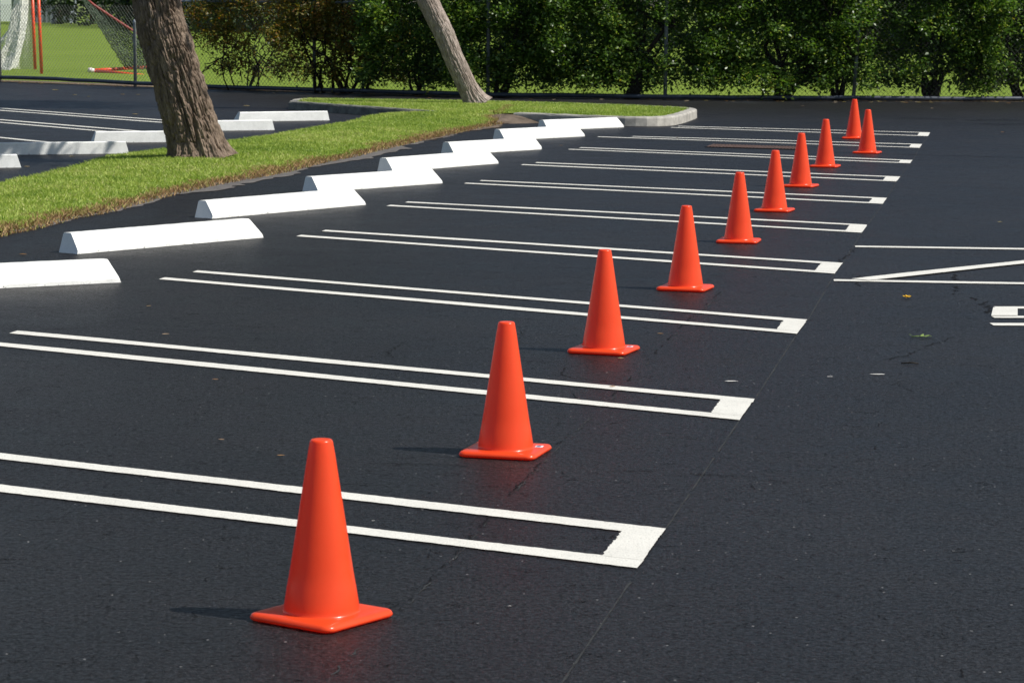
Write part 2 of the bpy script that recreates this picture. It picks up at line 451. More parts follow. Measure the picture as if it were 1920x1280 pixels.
def line_px(pts, w, seed, name='painted_line', z=.004, side=-1):
    P, Q = bp(*pts[0]), bp(*pts[1]); V, F = strip(P, Q, w, seed, z=z, side=side)
    return tag(mesh_obj(name, V, F, M_LINE), kind='structure')
# hatch markings on the right
line_px([(1603, 461.5), (2300, 472)], .105, 201)
line_px([(1563, 524.5), (2300, 537)], .105, 202)
line_px([(1595, 524.5), (2250, 455)], .125, 203, z=.0075)
line_px([(1855, 606.5), (2500, 610)], .105, 204)
line_px([(1863, 575.8), (2500, 575)], .100, 205)
line_px([(1858, 593.5), (2500, 594.5)], .085, 206)
P = [bp(1862.2, 578.5), bp(1908, 579), bp(1908, 593.7), bp(1858.5, 593.7)]
tag(mesh_obj('painted_block', [(p[0], p[1], .0072) for p in P], [(0, 1, 2, 3)], M_LINE), kind='structure')
# left lot
W2 = .10
for k, (a, b_) in enumerate([((0, 203), (302, 225)), ((0, 207), (302, 229.5)), ((0, 224.5), (245, 244.5)), ((0, 229.5), (195, 246)), ((0, 257.5), (80, 265.5))]):
    A, Bv = bp(*a), bp(*b_); d = (Bv - A) / np.linalg.norm(Bv - A)
    V, F = strip(A - d * 3, Bv + d * (.6 if k < 4 else .3), .10, 300 + k, side=-1)
    tag(mesh_obj('painted_line', V, F, M_LINE), kind='structure')

# ------------------------------------------------------------------ chalk line, seams, cracks
def wander(pts, step, amp, seed, fine=0):
    r = np.random.default_rng(seed); P = [bp(*p)[:2] for p in pts]; out = []
    for a, b_ in zip(P[:-1], P[1:]):
        L = np.linalg.norm(b_ - a); n = max(2, int(L / step)); d = (b_ - a) / L; nn = np.array([-d[1], d[0]])
        for i in range(n): out.append(a + d * L * i / n + nn * r.normal(0, amp))
    out.append(P[-1]); return np.array(out)
def ribbon(name, P, w, mat, z, seed, broken=0.0):
    r = np.random.default_rng(seed); n = len(P)
    T = np.gradient(P, axis=0); T /= np.linalg.norm(T, axis=1)[:, None] + 1e-9; NN = np.stack([-T[:, 1], T[:, 0]], 1)
    ww = w * (.3 + .9 * r.random(n))[:, None] / 2
    V = np.zeros((2 * n, 3)); V[:n, :2] = P + NN * ww; V[n:, :2] = P - NN * ww; V[:, 2] = z
    F = []; on = True
    for i in range(n - 1):
        if r.random() < .3: on = r.random() > broken
        if on: F.append((n + i, n + i + 1, i + 1, i))
    return tag(mesh_obj(name, V, F, mat), kind='structure')
ribbon('chalk_line', wander([(1040, 1300), (1196, 1070)], .05, .0006, 1), .007, M_CHALK, .0012, 1, .04)
for i in range(9):
    ribbon('chalk_line', wander([TOP[i], BOT[i + 1]], .06, .0006, 2 + i), .007, M_CHALK, .0012, 2 + i, .12)
seam = [(560, 1330), (640, 1240), (745, 1150), (800, 1092), (870, 1022), (960, 922), (1060, 820), (1140, 750), (1200, 690), (1290, 600), (1360, 540)]
ribbon('asphalt_seam', wander(seam, .02, .004, 20), .007, M_CRACK, .0022, 20, .55)
ribbon('asphalt_seam', wander([(x + 3, y + 3) for x, y in seam], .03, .003, 21), .006, M_CHALK, .0020, 21, .6)
ribbon('asphalt_crack', wander([(690, 868), (840, 872), (1000, 880), (1200, 884), (1400, 893), (1480, 905)], .02, .006, 22), .007, M_CRACK, .0022, 22, .5)
ribbon('asphalt_crack', wander([(1800, 500), (1790, 520), (1793, 552), (1815, 557), (1842, 565), (1858, 576), (1852, 590)], .03, .012, 23), .018, M_CRACK, .0022, 23, .5)
ribbon('asphalt_crack', wander([(1785, 632), (1770, 640), (1737, 648), (1722, 658), (1690, 670), (1655, 674)], .03, .008, 24), .008, M_CRACK, .0022, 24, .5)
ribbon('asphalt_crack', wander([(1602, 466), (1590, 478), (1572, 492)], .03, .01, 25), .012, M_CRACK, .0022, 25, .2)
ribbon('asphalt_crack', wander([(1608, 515), (1607, 525), (1612, 537)], .03, .01, 26), .012, M_CRACK, .0022, 26, .2)
ribbon('asphalt_crack', wander([(758, 640), (752, 648), (728, 660), (733, 668), (738, 671)], .02, .008, 27), .006, M_CRACK, .0022, 27, .2)
ribbon('asphalt_crack', wander([(1060, 690), (1052, 702), (1065, 707), (1100, 712), (1150, 717)], .02, .006, 28), .006, M_CRACK, .0022, 28, .3)
ribbon('asphalt_crack', wander([(1075, 738), (1080, 747), (1098, 753)], .02, .006, 29), .006, M_CRACK, .0022, 29, .2)
M_STREAK = simple('dark_streak_asphalt', (.0075, .0078, .0090), .6, 0, .3, 4, spec=.2)  # flat streaks in a darker tone than the asphalt around them
ribbon('dark_streak', wander([(1690, 222), (1760, 223), (1850, 226), (1900, 225)], .12, .05, 601), .35, M_STREAK, .0022, 601, .1)
ribbon('dark_streak', wander([(1838, 232), (1900, 233), (2020, 233)], .12, .03, 602), .42, M_STREAK, .0024, 602, 0)
ribbon('dark_streak', wander([(1600, 287), (1700, 290), (1925, 296)], .10, .02, 603), .05, M_STREAK, .0022, 603, .3)
rr_ = np.random.default_rng(5)
for k in range(46):   # short hairline scuffs and pits in the seal coat
    x, y = rr_.uniform(0, 1920), rr_.uniform(560, 1275); a = rr_.uniform(0, 6.28); l = rr_.uniform(8, 34)
    pts = [(x, y), (x + l * math.cos(a) * .5 + rr_.normal(0, 4), y + l * math.sin(a) * .25), (x + l * math.cos(a), y + l * math.sin(a) * .5)]
    ribbon('asphalt_crack', wander(pts, .008, .002, 400 + k), .0042, M_CRACK, .0016, 400 + k, .4)

# ------------------------------------------------------------------ grass island
strip_far = [(-500, 480), (-250, 400), (0, 345), (60, 333), (135, 316), (190, 298), (300, 284), (430, 268), (520, 254), (600, 240), (700, 222), (760, 213), (820, 208)]
strip_near = [(965, 214), (930, 234), (850, 250), (750, 272), (660, 294), (600, 306), (520, 326), (400, 347), (300, 369), (200, 397), (120, 412), (60, 428), (0, 440), (-250, 520), (-500, 610)]
SP = [bp(*p) for p in strip_far] + [bp(*p) for p in strip_near]
HZ = .12
kerb_left = [(542, 190), (672, 199), (803, 208)]
kerb_right = [(963, 211), (1060, 215), (1170, 219), (1235, 219.5), (1262, 218), (1280, 214), (1297, 208.5), (1306, 205), (1307, 203.5), (1300, 202.2)]
kerb_back = [(1286, 201), (1180, 196.5), (1060, 192.5), (920, 189), (740, 186), (575, 184), (550, 185.5)]
KL = [bp(*p, HZ) for p in kerb_left]; KR = [bp(*p, HZ) for p in kerb_right]; KB = [bp(*p, HZ) for p in kerb_back]
HP = KL + KR + KB
HPATH = KR + KB + KL
cen = np.mean([p[:2] for p in HP], axis=0)
def island_z(P):
    inS = inpoly(P, SP); dS = distpoly(P, SP)
    z = np.where(inS, np.minimum(.055, .012 + dS * .05), -.02)
    inH = inpoly(P, HP); dH = distpoly(P, HPATH, closed=False)
    dj = distpoly(P, [KL[-1], KR[0]], closed=False)
    z = np.where(inS & ~inH, z + np.maximum(0, .05 - .035 * dj), z)
    z = np.maximum(z, np.where(inH, HZ - .015, -1))
    return z, inS | inH, inS, dS, inH, dH
cs = .07
bb = np.array([p[:2] for p in SP + HP]); x0, y0 = bb.min(0) - .3; x1, y1 = bb.max(0) + .3
nx, ny = int((x1 - x0) / cs), int((y1 - y0) / cs)
gx, gy = np.meshgrid(np.arange(nx) * cs + x0, np.arange(ny) * cs + y0); GP = np.stack([gx.ravel(), gy.ravel()], 1)
z, ok, inS_, dS_, inH_, dH_ = island_z(GP); z = z + sm_noise(np.c_[GP, GP[:, 0] * 0], 2.0, 3) * .006
idx = np.arange(nx * ny).reshape(ny, nx); okg = ((inS_ & (dH_ > .10)) | (inH_ & (dH_ > .05))).reshape(ny, nx)
m = okg[:-1, :-1] & okg[1:, :-1] & okg[:-1, 1:] & okg[1:, 1:]
F = np.stack([idx[:-1, :-1][m], idx[:-1, 1:][m], idx[1:, 1:][m], idx[1:, :-1][m]], 1)
used = np.unique(F); remap = np.full(nx * ny, -1); remap[used] = np.arange(len(used))
isl = mesh_obj('grass_island', np.c_[GP[used], z[used]], remap[F], M_BASE, smooth=True); tag(isl, kind='structure')

def sweep_kerb(path, closed=False, w=.15, h=HZ, mat=M_KERB, z0=-.01):
    """kerb: outer face on the given top edge, width towards the island"""
    P = np.array([p[:2] for p in path]); 
    # resample and soften the corners
    Q = [P[0]]
    for a, b_ in zip(P[:-1], P[1:]):
        n = max(1, int(np.linalg.norm(b_ - a) / .12))
        for i in range(1, n + 1): Q.append(a + (b_ - a) * i / n)
    Q = np.array(Q)
    for _ in range(2): Q[1:-1] = .25 * Q[:-2] + .5 * Q[1:-1] + .25 * Q[2:]
    T = np.gradient(Q, axis=0); T /= np.linalg.norm(T, axis=1)[:, None]
    NN = np.stack([-T[:, 1], T[:, 0]], 1)
    V = []; F = []
    prof = [(-.012, z0), (-.004, h * .8), (.003, h - .012), (.016, h), (w - .012, h), (w, h - .01), (w, z0)]
    r = np.random.default_rng(3)
    for i, (q, nn) in enumerate(zip(Q, NN)):
        for o, zz in prof:
            p = q + nn * (o + r.normal(0, .0015)); V.append((p[0], p[1], zz + (r.normal(0, .0015) if zz > 0 else 0)))
    k = len(prof)
    for i in range(len(Q) - 1):
        for j in range(k - 1):
            F.append((i * k + j, (i + 1) * k + j, (i + 1) * k + j + 1, i * k + j + 1)[::-1])
    F += [tuple(range(k)), tuple((len(Q) - 1) * k + j for j in range(k))[::-1]]
    return V, F
V, F = sweep_kerb(KL); tag(mesh_obj('kerb', V, F, M_KERB_OLD), kind='structure')
V, F = sweep_kerb(KR + KB + KL[:1]); tag(mesh_obj('kerb', V, F, M_KERB), kind='structure')

def blades(P, z, hmin, hmax, w, r, lean=.5):
    n = len(P); h = r.uniform(hmin, hmax, n); a = r.uniform(0, 2 * np.pi, n); ln = r.uniform(.1, lean, n) * h; la = r.uniform(0, 2 * np.pi, n)
    dx = np.stack([np.cos(a), np.sin(a)], 1) * (w * r.uniform(.6, 1.4, n))[:, None] / 2
    ld = np.stack([np.cos(la), np.sin(la)], 1) * ln[:, None]
    V = np.zeros((n, 4, 3))
    V[:, 0, :2] = P - dx; V[:, 1, :2] = P + dx; V[:, 2, :2] = P + ld * .5 + dx * .8; V[:, 3, :2] = P + ld
    V[:, 0, 2] = z; V[:, 1, 2] = z; V[:, 2, 2] = z + h * .6; V[:, 3, 2] = z + h
    # order 0,1,2,3 -> quad-ish blade
    F = np.arange(n * 4).reshape(n, 4)
    return V.reshape(-1, 3), F
r = np.random.default_rng(11)
NB = 1150000
cand = np.stack([r.uniform(x0, x1, NB), r.uniform(y0, y1, NB)], 1)
view = np.abs(cand[:, 0]) < cand[:, 1] * .20 + 1.2
cand = cand[view]
z, ok, inS, dS, inH, dH = island_z(cand)
clump = sm_noise(np.c_[cand, cand[:, 0] * 0], 5, 8) * .5 + sm_noise(np.c_[cand, cand[:, 0] * 0], 1.1, 9) * .5
near = distpoly(cand, [bp(*p) for p in strip_near], closed=False)
keepH = inH & (dH > .13)
keepS = inS & ~inH & (dS > .04 + .06 * (clump > 0.2)) & (dH > .05)
keep = (keepH | keepS) & ~((near < .06 + .18 * clump) & ~keepH)
# kerb zone of the head must stay clear where strip grass would poke through its outer side
G = cand[keep]; gz = z[keep] - .004; gc = clump[keep]
V, F = blades(G, gz, .016, .044, .008, r, 1.3)
V += 0
rnd = np.clip((.42 + gc * .50) + r.normal(0, .23, len(G)), 0, 1)
tag(mesh_obj('lawn_grass', V, F, M_GRASS, attrs={'rnd': rnd}), 'mown green grass covering the parking island around the trees', 'grass', kind='stuff')
print('grass blades', len(G))
dead = (inS & (near < .12 + .26 * clump) & (r.random(len(cand)) < .8)) | ((near < .07) & (r.random(len(cand)) < .5) & ~inH)
G = cand[dead]
V, F = blades(G, np.maximum(z[dead], 0) - .002, .012, .045, .008, r, 1.4)
tag(mesh_obj('dry_grass', V, F, M_DEAD, attrs={'rnd': np.clip(r.random(len(G)), 0, 1)}), 'brown dry grass along the near edge of the island', 'dry grass', kind='stuff')
# earth heaped where the strip meets the kerbed head
V = []; F = []; c0 = KR[0][:2] + np.array([-.12, -.02])
for i in range(7):
    for j in range(20):
        a = 2 * math.pi * j / 20; q = .62 * i / 6 * (1 + .12 * math.sin(3 * a + 1)); V.append((c0[0] + q * math.cos(a), c0[1] + q * 1.1 * math.sin(a), .102 * math.cos(math.pi / 2 * (i / 6) ** .8) - .004 + .004 * math.sin(5 * a + i)))
for i in range(6):
    for j in range(20): F.append((i * 20 + j, (i + 1) * 20 + j, (i + 1) * 20 + (j + 1) % 20, i * 20 + (j + 1) % 20))
tag(mesh_obj('soil_mound', V, F, M_SOIL, smooth=True), kind='structure')
# dusty margin on the asphalt beside the island
SN = [bp(*p) for p in strip_near]
def margin(i0, i1, w, seed, mat, z, name):
    pts = SN[i0:i1]; Q = []
    for a, b_ in zip(pts[:-1], pts[1:]):
        n = max(1, int(np.linalg.norm(b_ - a) / .06))
        for i in range(n): Q.append((a + (b_ - a) * i / n)[:2])
    Q = np.array(Q); T = np.gradient(Q, axis=0); T /= np.linalg.norm(T, axis=1)[:, None]; NN = np.stack([T[:, 1], -T[:, 0]], 1)
    NN = -NN if (NN.mean(0) @ np.array([1, -1])) < 0 else NN
    s = np.c_[Q, Q[:, 0] * 0]
    ww = w * (.55 + .5 * sm_noise(s, 1.2, seed) + .25 * sm_noise(s, 6, seed + 1)); ww = np.maximum(ww, .01)
    ww *= np.minimum(1, np.minimum(np.arange(len(Q)), np.arange(len(Q))[::-1]) / 12.)
    n = len(Q); V = np.zeros((2 * n, 3)); V[:n, :2] = Q - NN * .25; V[n:, :2] = Q + NN * ww[:, None]; V[:, 2] = z
    F = [(i, n + i, n + i + 1, i + 1) for i in range(n - 1)]
    return tag(mesh_obj(name, V, F, mat), kind='structure')
margin(0, 13, .16, 5, M_SAND, .0035, 'dusty_margin')
margin(0, 4, .30, 6, M_SOIL, .0065, 'soil_margin')
margin(3, 9, .30, 9, M_SAND, .0050, 'dusty_margin')

# ------------------------------------------------------------------ wheel stops
def stop_mesh(name, mat, seed):
    """1 m long unit stop along +x, car side at +y... rear face upright"""
    L = 1.0
    prof = [(0.0, 0.0), (0.004, .114), (.011, .122), (.066, .122), (.076, .117), (.156, .031), (.164, .020), (.166, 0.0)]
    nx = 46; V = []; F = []; r = np.random.default_rng(seed); k = len(prof)
    xs = np.linspace(0, 1, nx); chips = r.random((nx, k)) 
    for i, x in enumerate(xs):
        for j, (y, z) in enumerate(prof):
            inset = .022 * (z / .12)
            xx = inset + (1 - 2 * inset) * x
            w = .0003 * r.normal(); 
            cy = -.002 * (chips[i, j] > .85) if j >= 5 and z < .03 else (-.003 * (chips[i, j] > .97) if j in (3, 4) else 0)
            V.append((xx, y + w + cy, max(0, z + .0004 * r.normal() * (z > 0))))
    for i in range(nx - 1):
        for j in range(k - 1): F.append((i * k + j, i * k + j + 1, (i + 1) * k + j + 1, (i + 1) * k + j))
    F += [tuple(range(k))[::-1], tuple((nx - 1) * k + j for j in range(k))]
    me = mesh_obj(name, V, F, mat)
    return me
STOP_W = [((-165, 549), (227, 530)), ((145, 477), (494, 446)), ((398, 410.5), (686, 384.5)), ((595, 361), (830, 344)), ((735, 323), (935, 307)), ((850, 290.5), (1023, 280)), ((945, 264), (1097, 256)), ((1026, 245), (1170, 239))]
LABW = ['white wheel stop nearest the camera, cut off by the left edge of the photo', 'long white wheel stop lying behind the half-hidden nearest one', 'white wheel stop third from the camera, left of the fifth cone row line', 'white wheel stop fourth from the camera beside the dusty grass edge',
        'white wheel stop fifth from the camera, its left end beside bare sandy ground', 'white wheel stop sixth from the camera with a chipped right corner', 'white wheel stop second from the kerb of the grass island', 'farthest white wheel stop, standing right against the concrete island kerb']
LABW[2] = 'white wheel stop third from the camera, in the row right of the grass'
protoW = stop_mesh('wheel_stop', M_STOP, 1)
def place_stop(o, A, B, flip, Lfix=None):
    """A left, B right end of the edge on the ground nearest to the camera"""
    d = (B - A)[:2]; L = Lfix or np.linalg.norm(d); d = d / np.linalg.norm(d)
    if not flip:     # car side towards the camera: local +y must point to the camera's side, so run x from right to left
        o.location = (B[0], B[1], 0.0015); ang = math.atan2(-d[1], -d[0])
        nn = np.array([-math.sin(ang), math.cos(ang)])
        o.location = (B[0] - nn[0] * .166, B[1] - nn[1] * .166, .0015)
    else:            # upright side towards the camera
        ang = math.atan2(d[1], d[0]); o.location = (B[0] - d[0] * L, B[1] - d[1] * L, .0015)
    o.rotation_euler = (0, 0, ang); o.scale = (L, 1, 1)
for i, (a, b_) in enumerate(STOP_W):
    A, B = bp(*a), bp(*b_)
    o = protoW if i == 0 else protoW.copy()
    if i: COL.objects.link(o); tmp = stop_mesh('wheel_stop', M_STOP, 10 + i); o.data = tmp.data; bpy.data.objects.remove(tmp)
    if i == 5:   # this one has lost a corner
        for v in o.data.vertices:
            if v.co.x < .045 and v.co.y > .06: v.co.y -= (.045 - v.co.x) * .9; v.co.x += .008; 
    L = np.linalg.norm(A - B)
    if i == 0: L = 1.72
    place_stop(o, A, B, False, L)
    tag(o, LABW[i], 'wheel stop', 'white wheel stops in the row right of the grass island')
STOP_L = [((-200, 318), (40, 314.5)), ((-30, 291.5), (242, 288.2)), ((176, 268.3), (372, 266.3)), ((318, 246.6), (515, 244.3)), ((447, 228.5), (618, 226))]
LABL = ['white wheel stop end peeping in at the left edge of the photo', 'white wheel stop with dappled tree shade on its left half', 'white wheel stop running behind the foot of the big trunk from its left', 'white wheel stop emerging from behind the right side of the big trunk', 'farthest wheel stop of the left lot, near the curbed end of the island']
protoL = stop_mesh('wheel_stop', M_STOP_OLD, 4)
for i, (a, b_) in enumerate(STOP_L):
    A, B = bp(*a), bp(*b_); o = protoL if i == 0 else protoL.copy()
    if i: COL.objects.link(o)
    place_stop(o, A, B, True, 1.75 if i == 0 else None)
    tag(o, LABL[i], 'wheel stop', 'wheel stops of the left lot behind the grass island')

# ------------------------------------------------------------------ traffic cones
def make_cone():
    root = empty('traffic_cone', (0, 0, 0))
    # rounded square base with a soft edge
    s, rc = .1365, .030; nseg = 8
    def rsq(half, rad):
        P = []
        for q, (cx, cy) in enumerate(((1, 1), (-1, 1), (-1, -1), (1, -1))):
            for k in range(nseg + 1):
                a = math.pi / 2 * (q + k / nseg)
                P.append(((half - rad) * cx + rad * math.cos(a), (half - rad) * cy + rad * math.sin(a)))
        return P
    rings = [(s - .010, .0008), (s - .004, .0020), (s, .007), (s - .001, .0115), (s - .004, .0160), (s - .009, .0190), (s - .018, .0205), (s - .034, .0212)]
    V = []; F = []; n = 4 * (nseg + 1)
    for h, z in rings:
        for x, y in rsq(h, max(.012, rc - (s - h))): V.append((x, y, z))
    for i in range(len(rings) - 1):
        for k in range(n): F.append((i * n + k, i * n + (k + 1) % n, (i + 1) * n + (k + 1) % n, (i + 1) * n + k))
    top = (len(rings) - 1) * n
    # inner circle where the body rises
    m = len(V)
    for k in range(n):
        x, y = V[top + k][:2]; a = math.atan2(y, x); V.append((.1005 * math.cos(a), .1005 * math.sin(a), .0216))
    for k in range(n): F.append((top + k, top + (k + 1) % n, m + (k + 1) % n, m + k))
    m2 = len(V)
    for k in range(n):
        a = math.atan2(V[m + k][1], V[m + k][0]); V.append((.085 * math.cos(a), .085 * math.sin(a), .0220))
    for k in range(n): F.append((m + k, m + (k + 1) % n, m2 + (k + 1) % n, m2 + k))
    F.append(tuple(range(n))[::-1])
    mesh_obj('base', V, F, M_CONE, root, smooth=True)
    # body
    prof = [(.0985, .0212), (.0968, .0232), (.0958, .0265), (.0950, .034), (.0940, .042), (.0872, .085), (.0865, .0875)]
    for t in np.linspace(.1, 1, 14)[:-1]: prof.append((.0858 + (.0300 - .0858) * t, .0875 + (.449 - .0875) * t))
    prof += [(.0292, .4490), (.0284, .4525), (.0265, .4555), (.0240, .4570), (.0205, .4575), (.0150, .4573), (.0080, .4570), (.0006, .4569)]
    V = []; F = []; n = 64
    for rad, z in prof:
        for k in range(n):
            a = 2 * math.pi * k / n; V.append((rad * math.cos(a), rad * math.sin(a), z))
    for i in range(len(prof) - 1):
        for k in range(n): F.append((i * n + k, i * n + (k + 1) % n, (i + 1) * n + (k + 1) % n, (i + 1) * n + k))
    mesh_obj('body', V, F, M_CONE, root, smooth=True)
    return root
FRONTY = [1190, 864.5, 668, 548.5, 458, 399, 352.5, 315, 289, 261.3]
CONES = [((609, 820), (603, 1158), 36, 0), ((948, 605), (948, 847.5), 15, 1), ((1134, 468), (1132, 654), 19, 1), ((1287, 384), (1285, 540), 17, 0), ((1389, 320), (1385, 451.3), 12, 0),
         ((1455, 279), (1452, 392.5), 17, 0), ((1504, 246), (1501, 347.5), 20, 0), ((1548, 221), (1547, 311), 16, 0), ((1630, 203), (1626, 285.3), 18, 0), ((1602, 182), (1601, 257.5), 10, 0)]
LABC = ['orange traffic cone nearest the camera, the largest in the photo', 'orange traffic cone second from the camera, with the larger white sticker on its base',
        'orange traffic cone third from the camera, small white sticker on its base', 'orange traffic cone fourth from the camera, without a sticker',
        'orange traffic cone fifth from the camera in the slanting row', 'orange traffic cone sixth from the camera, between fifth and seventh of the row',
        'orange traffic cone seventh from the camera, its top just left of the eighth', 'orange traffic cone eighth from the camera, left of the far pair',
        'right cone of the farthest pair, standing slightly in front', 'farthest orange cone, partly behind its neighbour and in front of the fence post']
proto = make_cone()
for i, (t, c, th, st) in enumerate(CONES):
    o = proto if i == 0 else copy_thing(proto)
    p = bp(c[0], FRONTY[i]); ext = .1065 * (math.cos(math.radians(th)) + math.sin(math.radians(th))) + .030
    q0 = bp(*c); sc = (p[1] + ext) / q0[1]; o.location = (q0[0] * sc, p[1] + ext, .002); o.rotation_euler = (0, 0, math.radians(-th))
    # lean so that the tip lies where the photo has it (cones stand slightly crooked)
    tag(o, LABC[i], 'traffic cone', 'orange traffic cones standing in a row')
for i in (1, 2):
    root = [ob for ob in bpy.data.objects if ob.name.startswith('traffic_cone')][i]
    st = Geo(); cx, cy = .108, .046
    st.box((cx, cy, .0213), (.013, .019, .0006), .1); s = st.build('sticker', M_STICKER, root)
    ink = Geo()
    for k in range(9): ink.box((cx - .002, cy - .012 + k * .0030, .0222), (.007, .0008 if k % 3 else .0012, .0003), .1)
    ink.build('barcode', M_INK, s)

# ------------------------------------------------------------------ leaves helper
def leaf_cloud(C, L, Wd, r, up=.3):
    """folded leaf blades at the points C"""
    n = len(C); a = r.uniform(0, 2 * np.pi, n); el = r.normal(-.15, .55, n)
    D = np.stack([np.cos(a) * np.cos(el), np.sin(a) * np.cos(el), np.sin(el)], 1)
    R_ = r.normal(0, 1, (n, 3)); R_[:, 2] += up * 2
    S = np.cross(D, R_); S /= np.linalg.norm(S, axis=1)[:, None]; NN = np.cross(S, D)
    l = (L * r.uniform(.6, 1.3, n))[:, None]; w = (Wd * r.uniform(.7, 1.2, n))[:, None] / 2
    V = np.stack([C, C + D * l * .45 + S * w + NN * w * .35, C + D * l, C + D * l * .45 - S * w + NN * w * .35], 1)
    return V.reshape(-1, 3), np.arange(n * 4).reshape(n, 4)

def branchy(r, base, target, rad0, rad1, wob=.15, n=7, sag=0):
    base = np.asarray(base, float); target = np.asarray(target, float); P = []; R2 = []
    for i in range(n + 1):
        t = i / n; p = base + (target - base) * t
        if 0 < i < n: p = p + r.normal(0, wob, 3) * np.linalg.norm(target - base) * .25
        p[2] += sag * math.sin(t * math.pi); P.append(p); R2.append(rad0 + (rad1 - rad0) * t)
    return P, R2

# ------------------------------------------------------------------ the two leaning trees
def trunk_mesh(name, pts, rads, mat, parent, nz, na, seed, amp, cell):
    """pts centre line, radius per point, furrowed bark as real relief"""
    pts = np.array(pts); s = np.r_[0, np.cumsum(np.linalg.norm(np.diff(pts, axis=0), axis=1))]
    t = np.linspace(0, s[-1], nz)
    # smooth interpolation
    def cr(v):
        v = np.interp(t, s, v); k = max(3, nz // 14) | 1; pad = np.pad(v, k // 2, mode='edge'); pad[:k // 2] = 2 * v[0] - v[1:k // 2 + 1][::-1]; pad[-(k // 2):] = 2 * v[-1] - v[-k // 2:-1][::-1][:k // 2]
        return np.convolve(pad, np.ones(k) / k, 'valid')
    C = np.stack([cr(pts[:, i]) for i in range(3)], 1); Rr = cr(np.array(rads))
    T = np.gradient(C, axis=0); T /= np.linalg.norm(T, axis=1)[:, None]
    U = np.cross(T, (0, 1.0, 0)); U /= np.linalg.norm(U, axis=1)[:, None]; Wv = np.cross(T, U)
    ang = np.linspace(0, 2 * np.pi, na, endpoint=False)
    A, S = np.meshgrid(ang, t)
    # bark: noise on the cylinder, stretched along the trunk, warped
    cyl = np.stack([np.cos(A) * .25, np.sin(A) * .25, S * .17], -1)
    wx = sm_noise(cyl, 9, seed) * .03; cyl2 = cyl + np.stack([wx, sm_noise(cyl, 9, seed + 5) * .03, wx * .3], -1)
    def ridge(fq, sd): return 1 - np.abs(sm_noise(cyl2, fq, sd)) * 2
    h = np.clip(ridge(cell, seed + 1), -1, 1) * .6 + ridge(cell * 2.1, seed + 2) * .28 + sm_noise(cyl2 * np.array([1, 1, 2.5]), cell * 4, seed + 3) * .16
    h = np.minimum(-h, .15)  # plates with sunken furrows
    h = -(np.clip(ridge(cell, seed + 1), 0, 1) ** 2) * .9 - (np.clip(ridge(cell * 2, seed + 2), 0, 1) ** 2) * .45 + sm_noise(cyl2 * np.array([1, 1, 2.0]), cell * 4, seed + 3) * .22
    big = sm_noise(np.stack([np.cos(A) * .5, np.sin(A) * .5, S * .5], -1), 2.2, seed + 9) * .07
    fl = np.exp(-S / .13); lob = .10 + .13 * np.maximum(0, np.cos(A * 5 + 1.3)) 
    R3 = Rr[:, None] * (1 + big) + amp * h + Rr[:, None] * fl * lob * 1.9
    V = C[:, None, :] + R3[..., None] * (np.cos(A)[..., None] * U[:, None, :] + np.sin(A)[..., None] * Wv[:, None, :])
    idx = np.arange(nz * na).reshape(nz, na)
    F = np.stack([idx[:-1], np.roll(idx[:-1], -1, 1), np.roll(idx[1:], -1, 1), idx[1:]], -1).reshape(-1, 4)
    return mesh_obj(name, V.reshape(-1, 3), F, mat, parent, smooth=True)

def leaning_tree(base_px, cl_px, w_px, label, crown_c, crown_r, mat, seed, nleaf, amp, cell, base_z, cat='tree'):
    b0 = bp(*base_px, base_z); Y = b0[1]
    root = empty('leaning_tree', (b0[0], b0[1], base_z)); tag(root, label, cat, 'leaning trees on the grass island')
    pxm = FPX / Y
    pts = [bpy_depth(x, y, Y) - b0 for x, y in cl_px]
    pts = [np.array([p[0], 0, p[2]]) for p in pts]; rads = [w / pxm / 2 for w in w_px]
    d = pts[-1] - pts[-2]; d /= np.linalg.norm(d)
    fork = pts[-1] + d * 1.3; pts.append(fork); rads.append(rads[-1] * .85)
    trunk_mesh('trunk', pts, rads, mat, root, 900, 380, seed, amp, cell)
    r = np.random.default_rng(seed)
    C = np.array(crown_c, float)
    for k in range(5):
        tgt = C + r.normal(0, 1, 3) * np.array(crown_r) * .55
        g = Geo(); P, R2 = branchy(r, fork - d * .15, tgt, rads[-1] * .62, .03, .22, 8); g.tube(P, R2, 10)
        lb = g.build('limb', mat, root, True)
    n = nleaf; cl = r.normal(0, .45, (90, 3)) * np.array(crown_r) + C
    pc = cl[r.integers(0, 90, n)] + r.normal(0, .33, (n, 3))
    V, F = leaf_cloud(pc, .17, .08, r)
    mesh_obj('crown', V, F, M_HLEAF, root, attrs={'rnd': r.random(n) * .8})
    return root
leaning_tree((372, 299), [(375, 303), (366, 262), (347, 200), (334.5, 155), (323, 112), (306, 56), (292, 0)], [110, 103, 101, 99, 98, 94, 87],
             'large leaning tree trunk with deeply furrowed brown bark on the grass strip', (-.25, -.1, 4.7), (2.5, 1.9, .9), M_BARK, 31, 12000, .040, 30, .04)
leaning_tree((895, 196), [(898, 199), (885, 178), (874, 158), (852, 112), (832, 62), (816, 30), (801, 0)], [46, 39, 37.5, 38, 38.5, 38, 38],
             'slender leaning tree with smoother pale bark where the island meets its kerbed head', (-3.0, .3, 5.2), (2.0, 1.6, .9), M_BARK2, 57, 9000, .013, 24, .10)

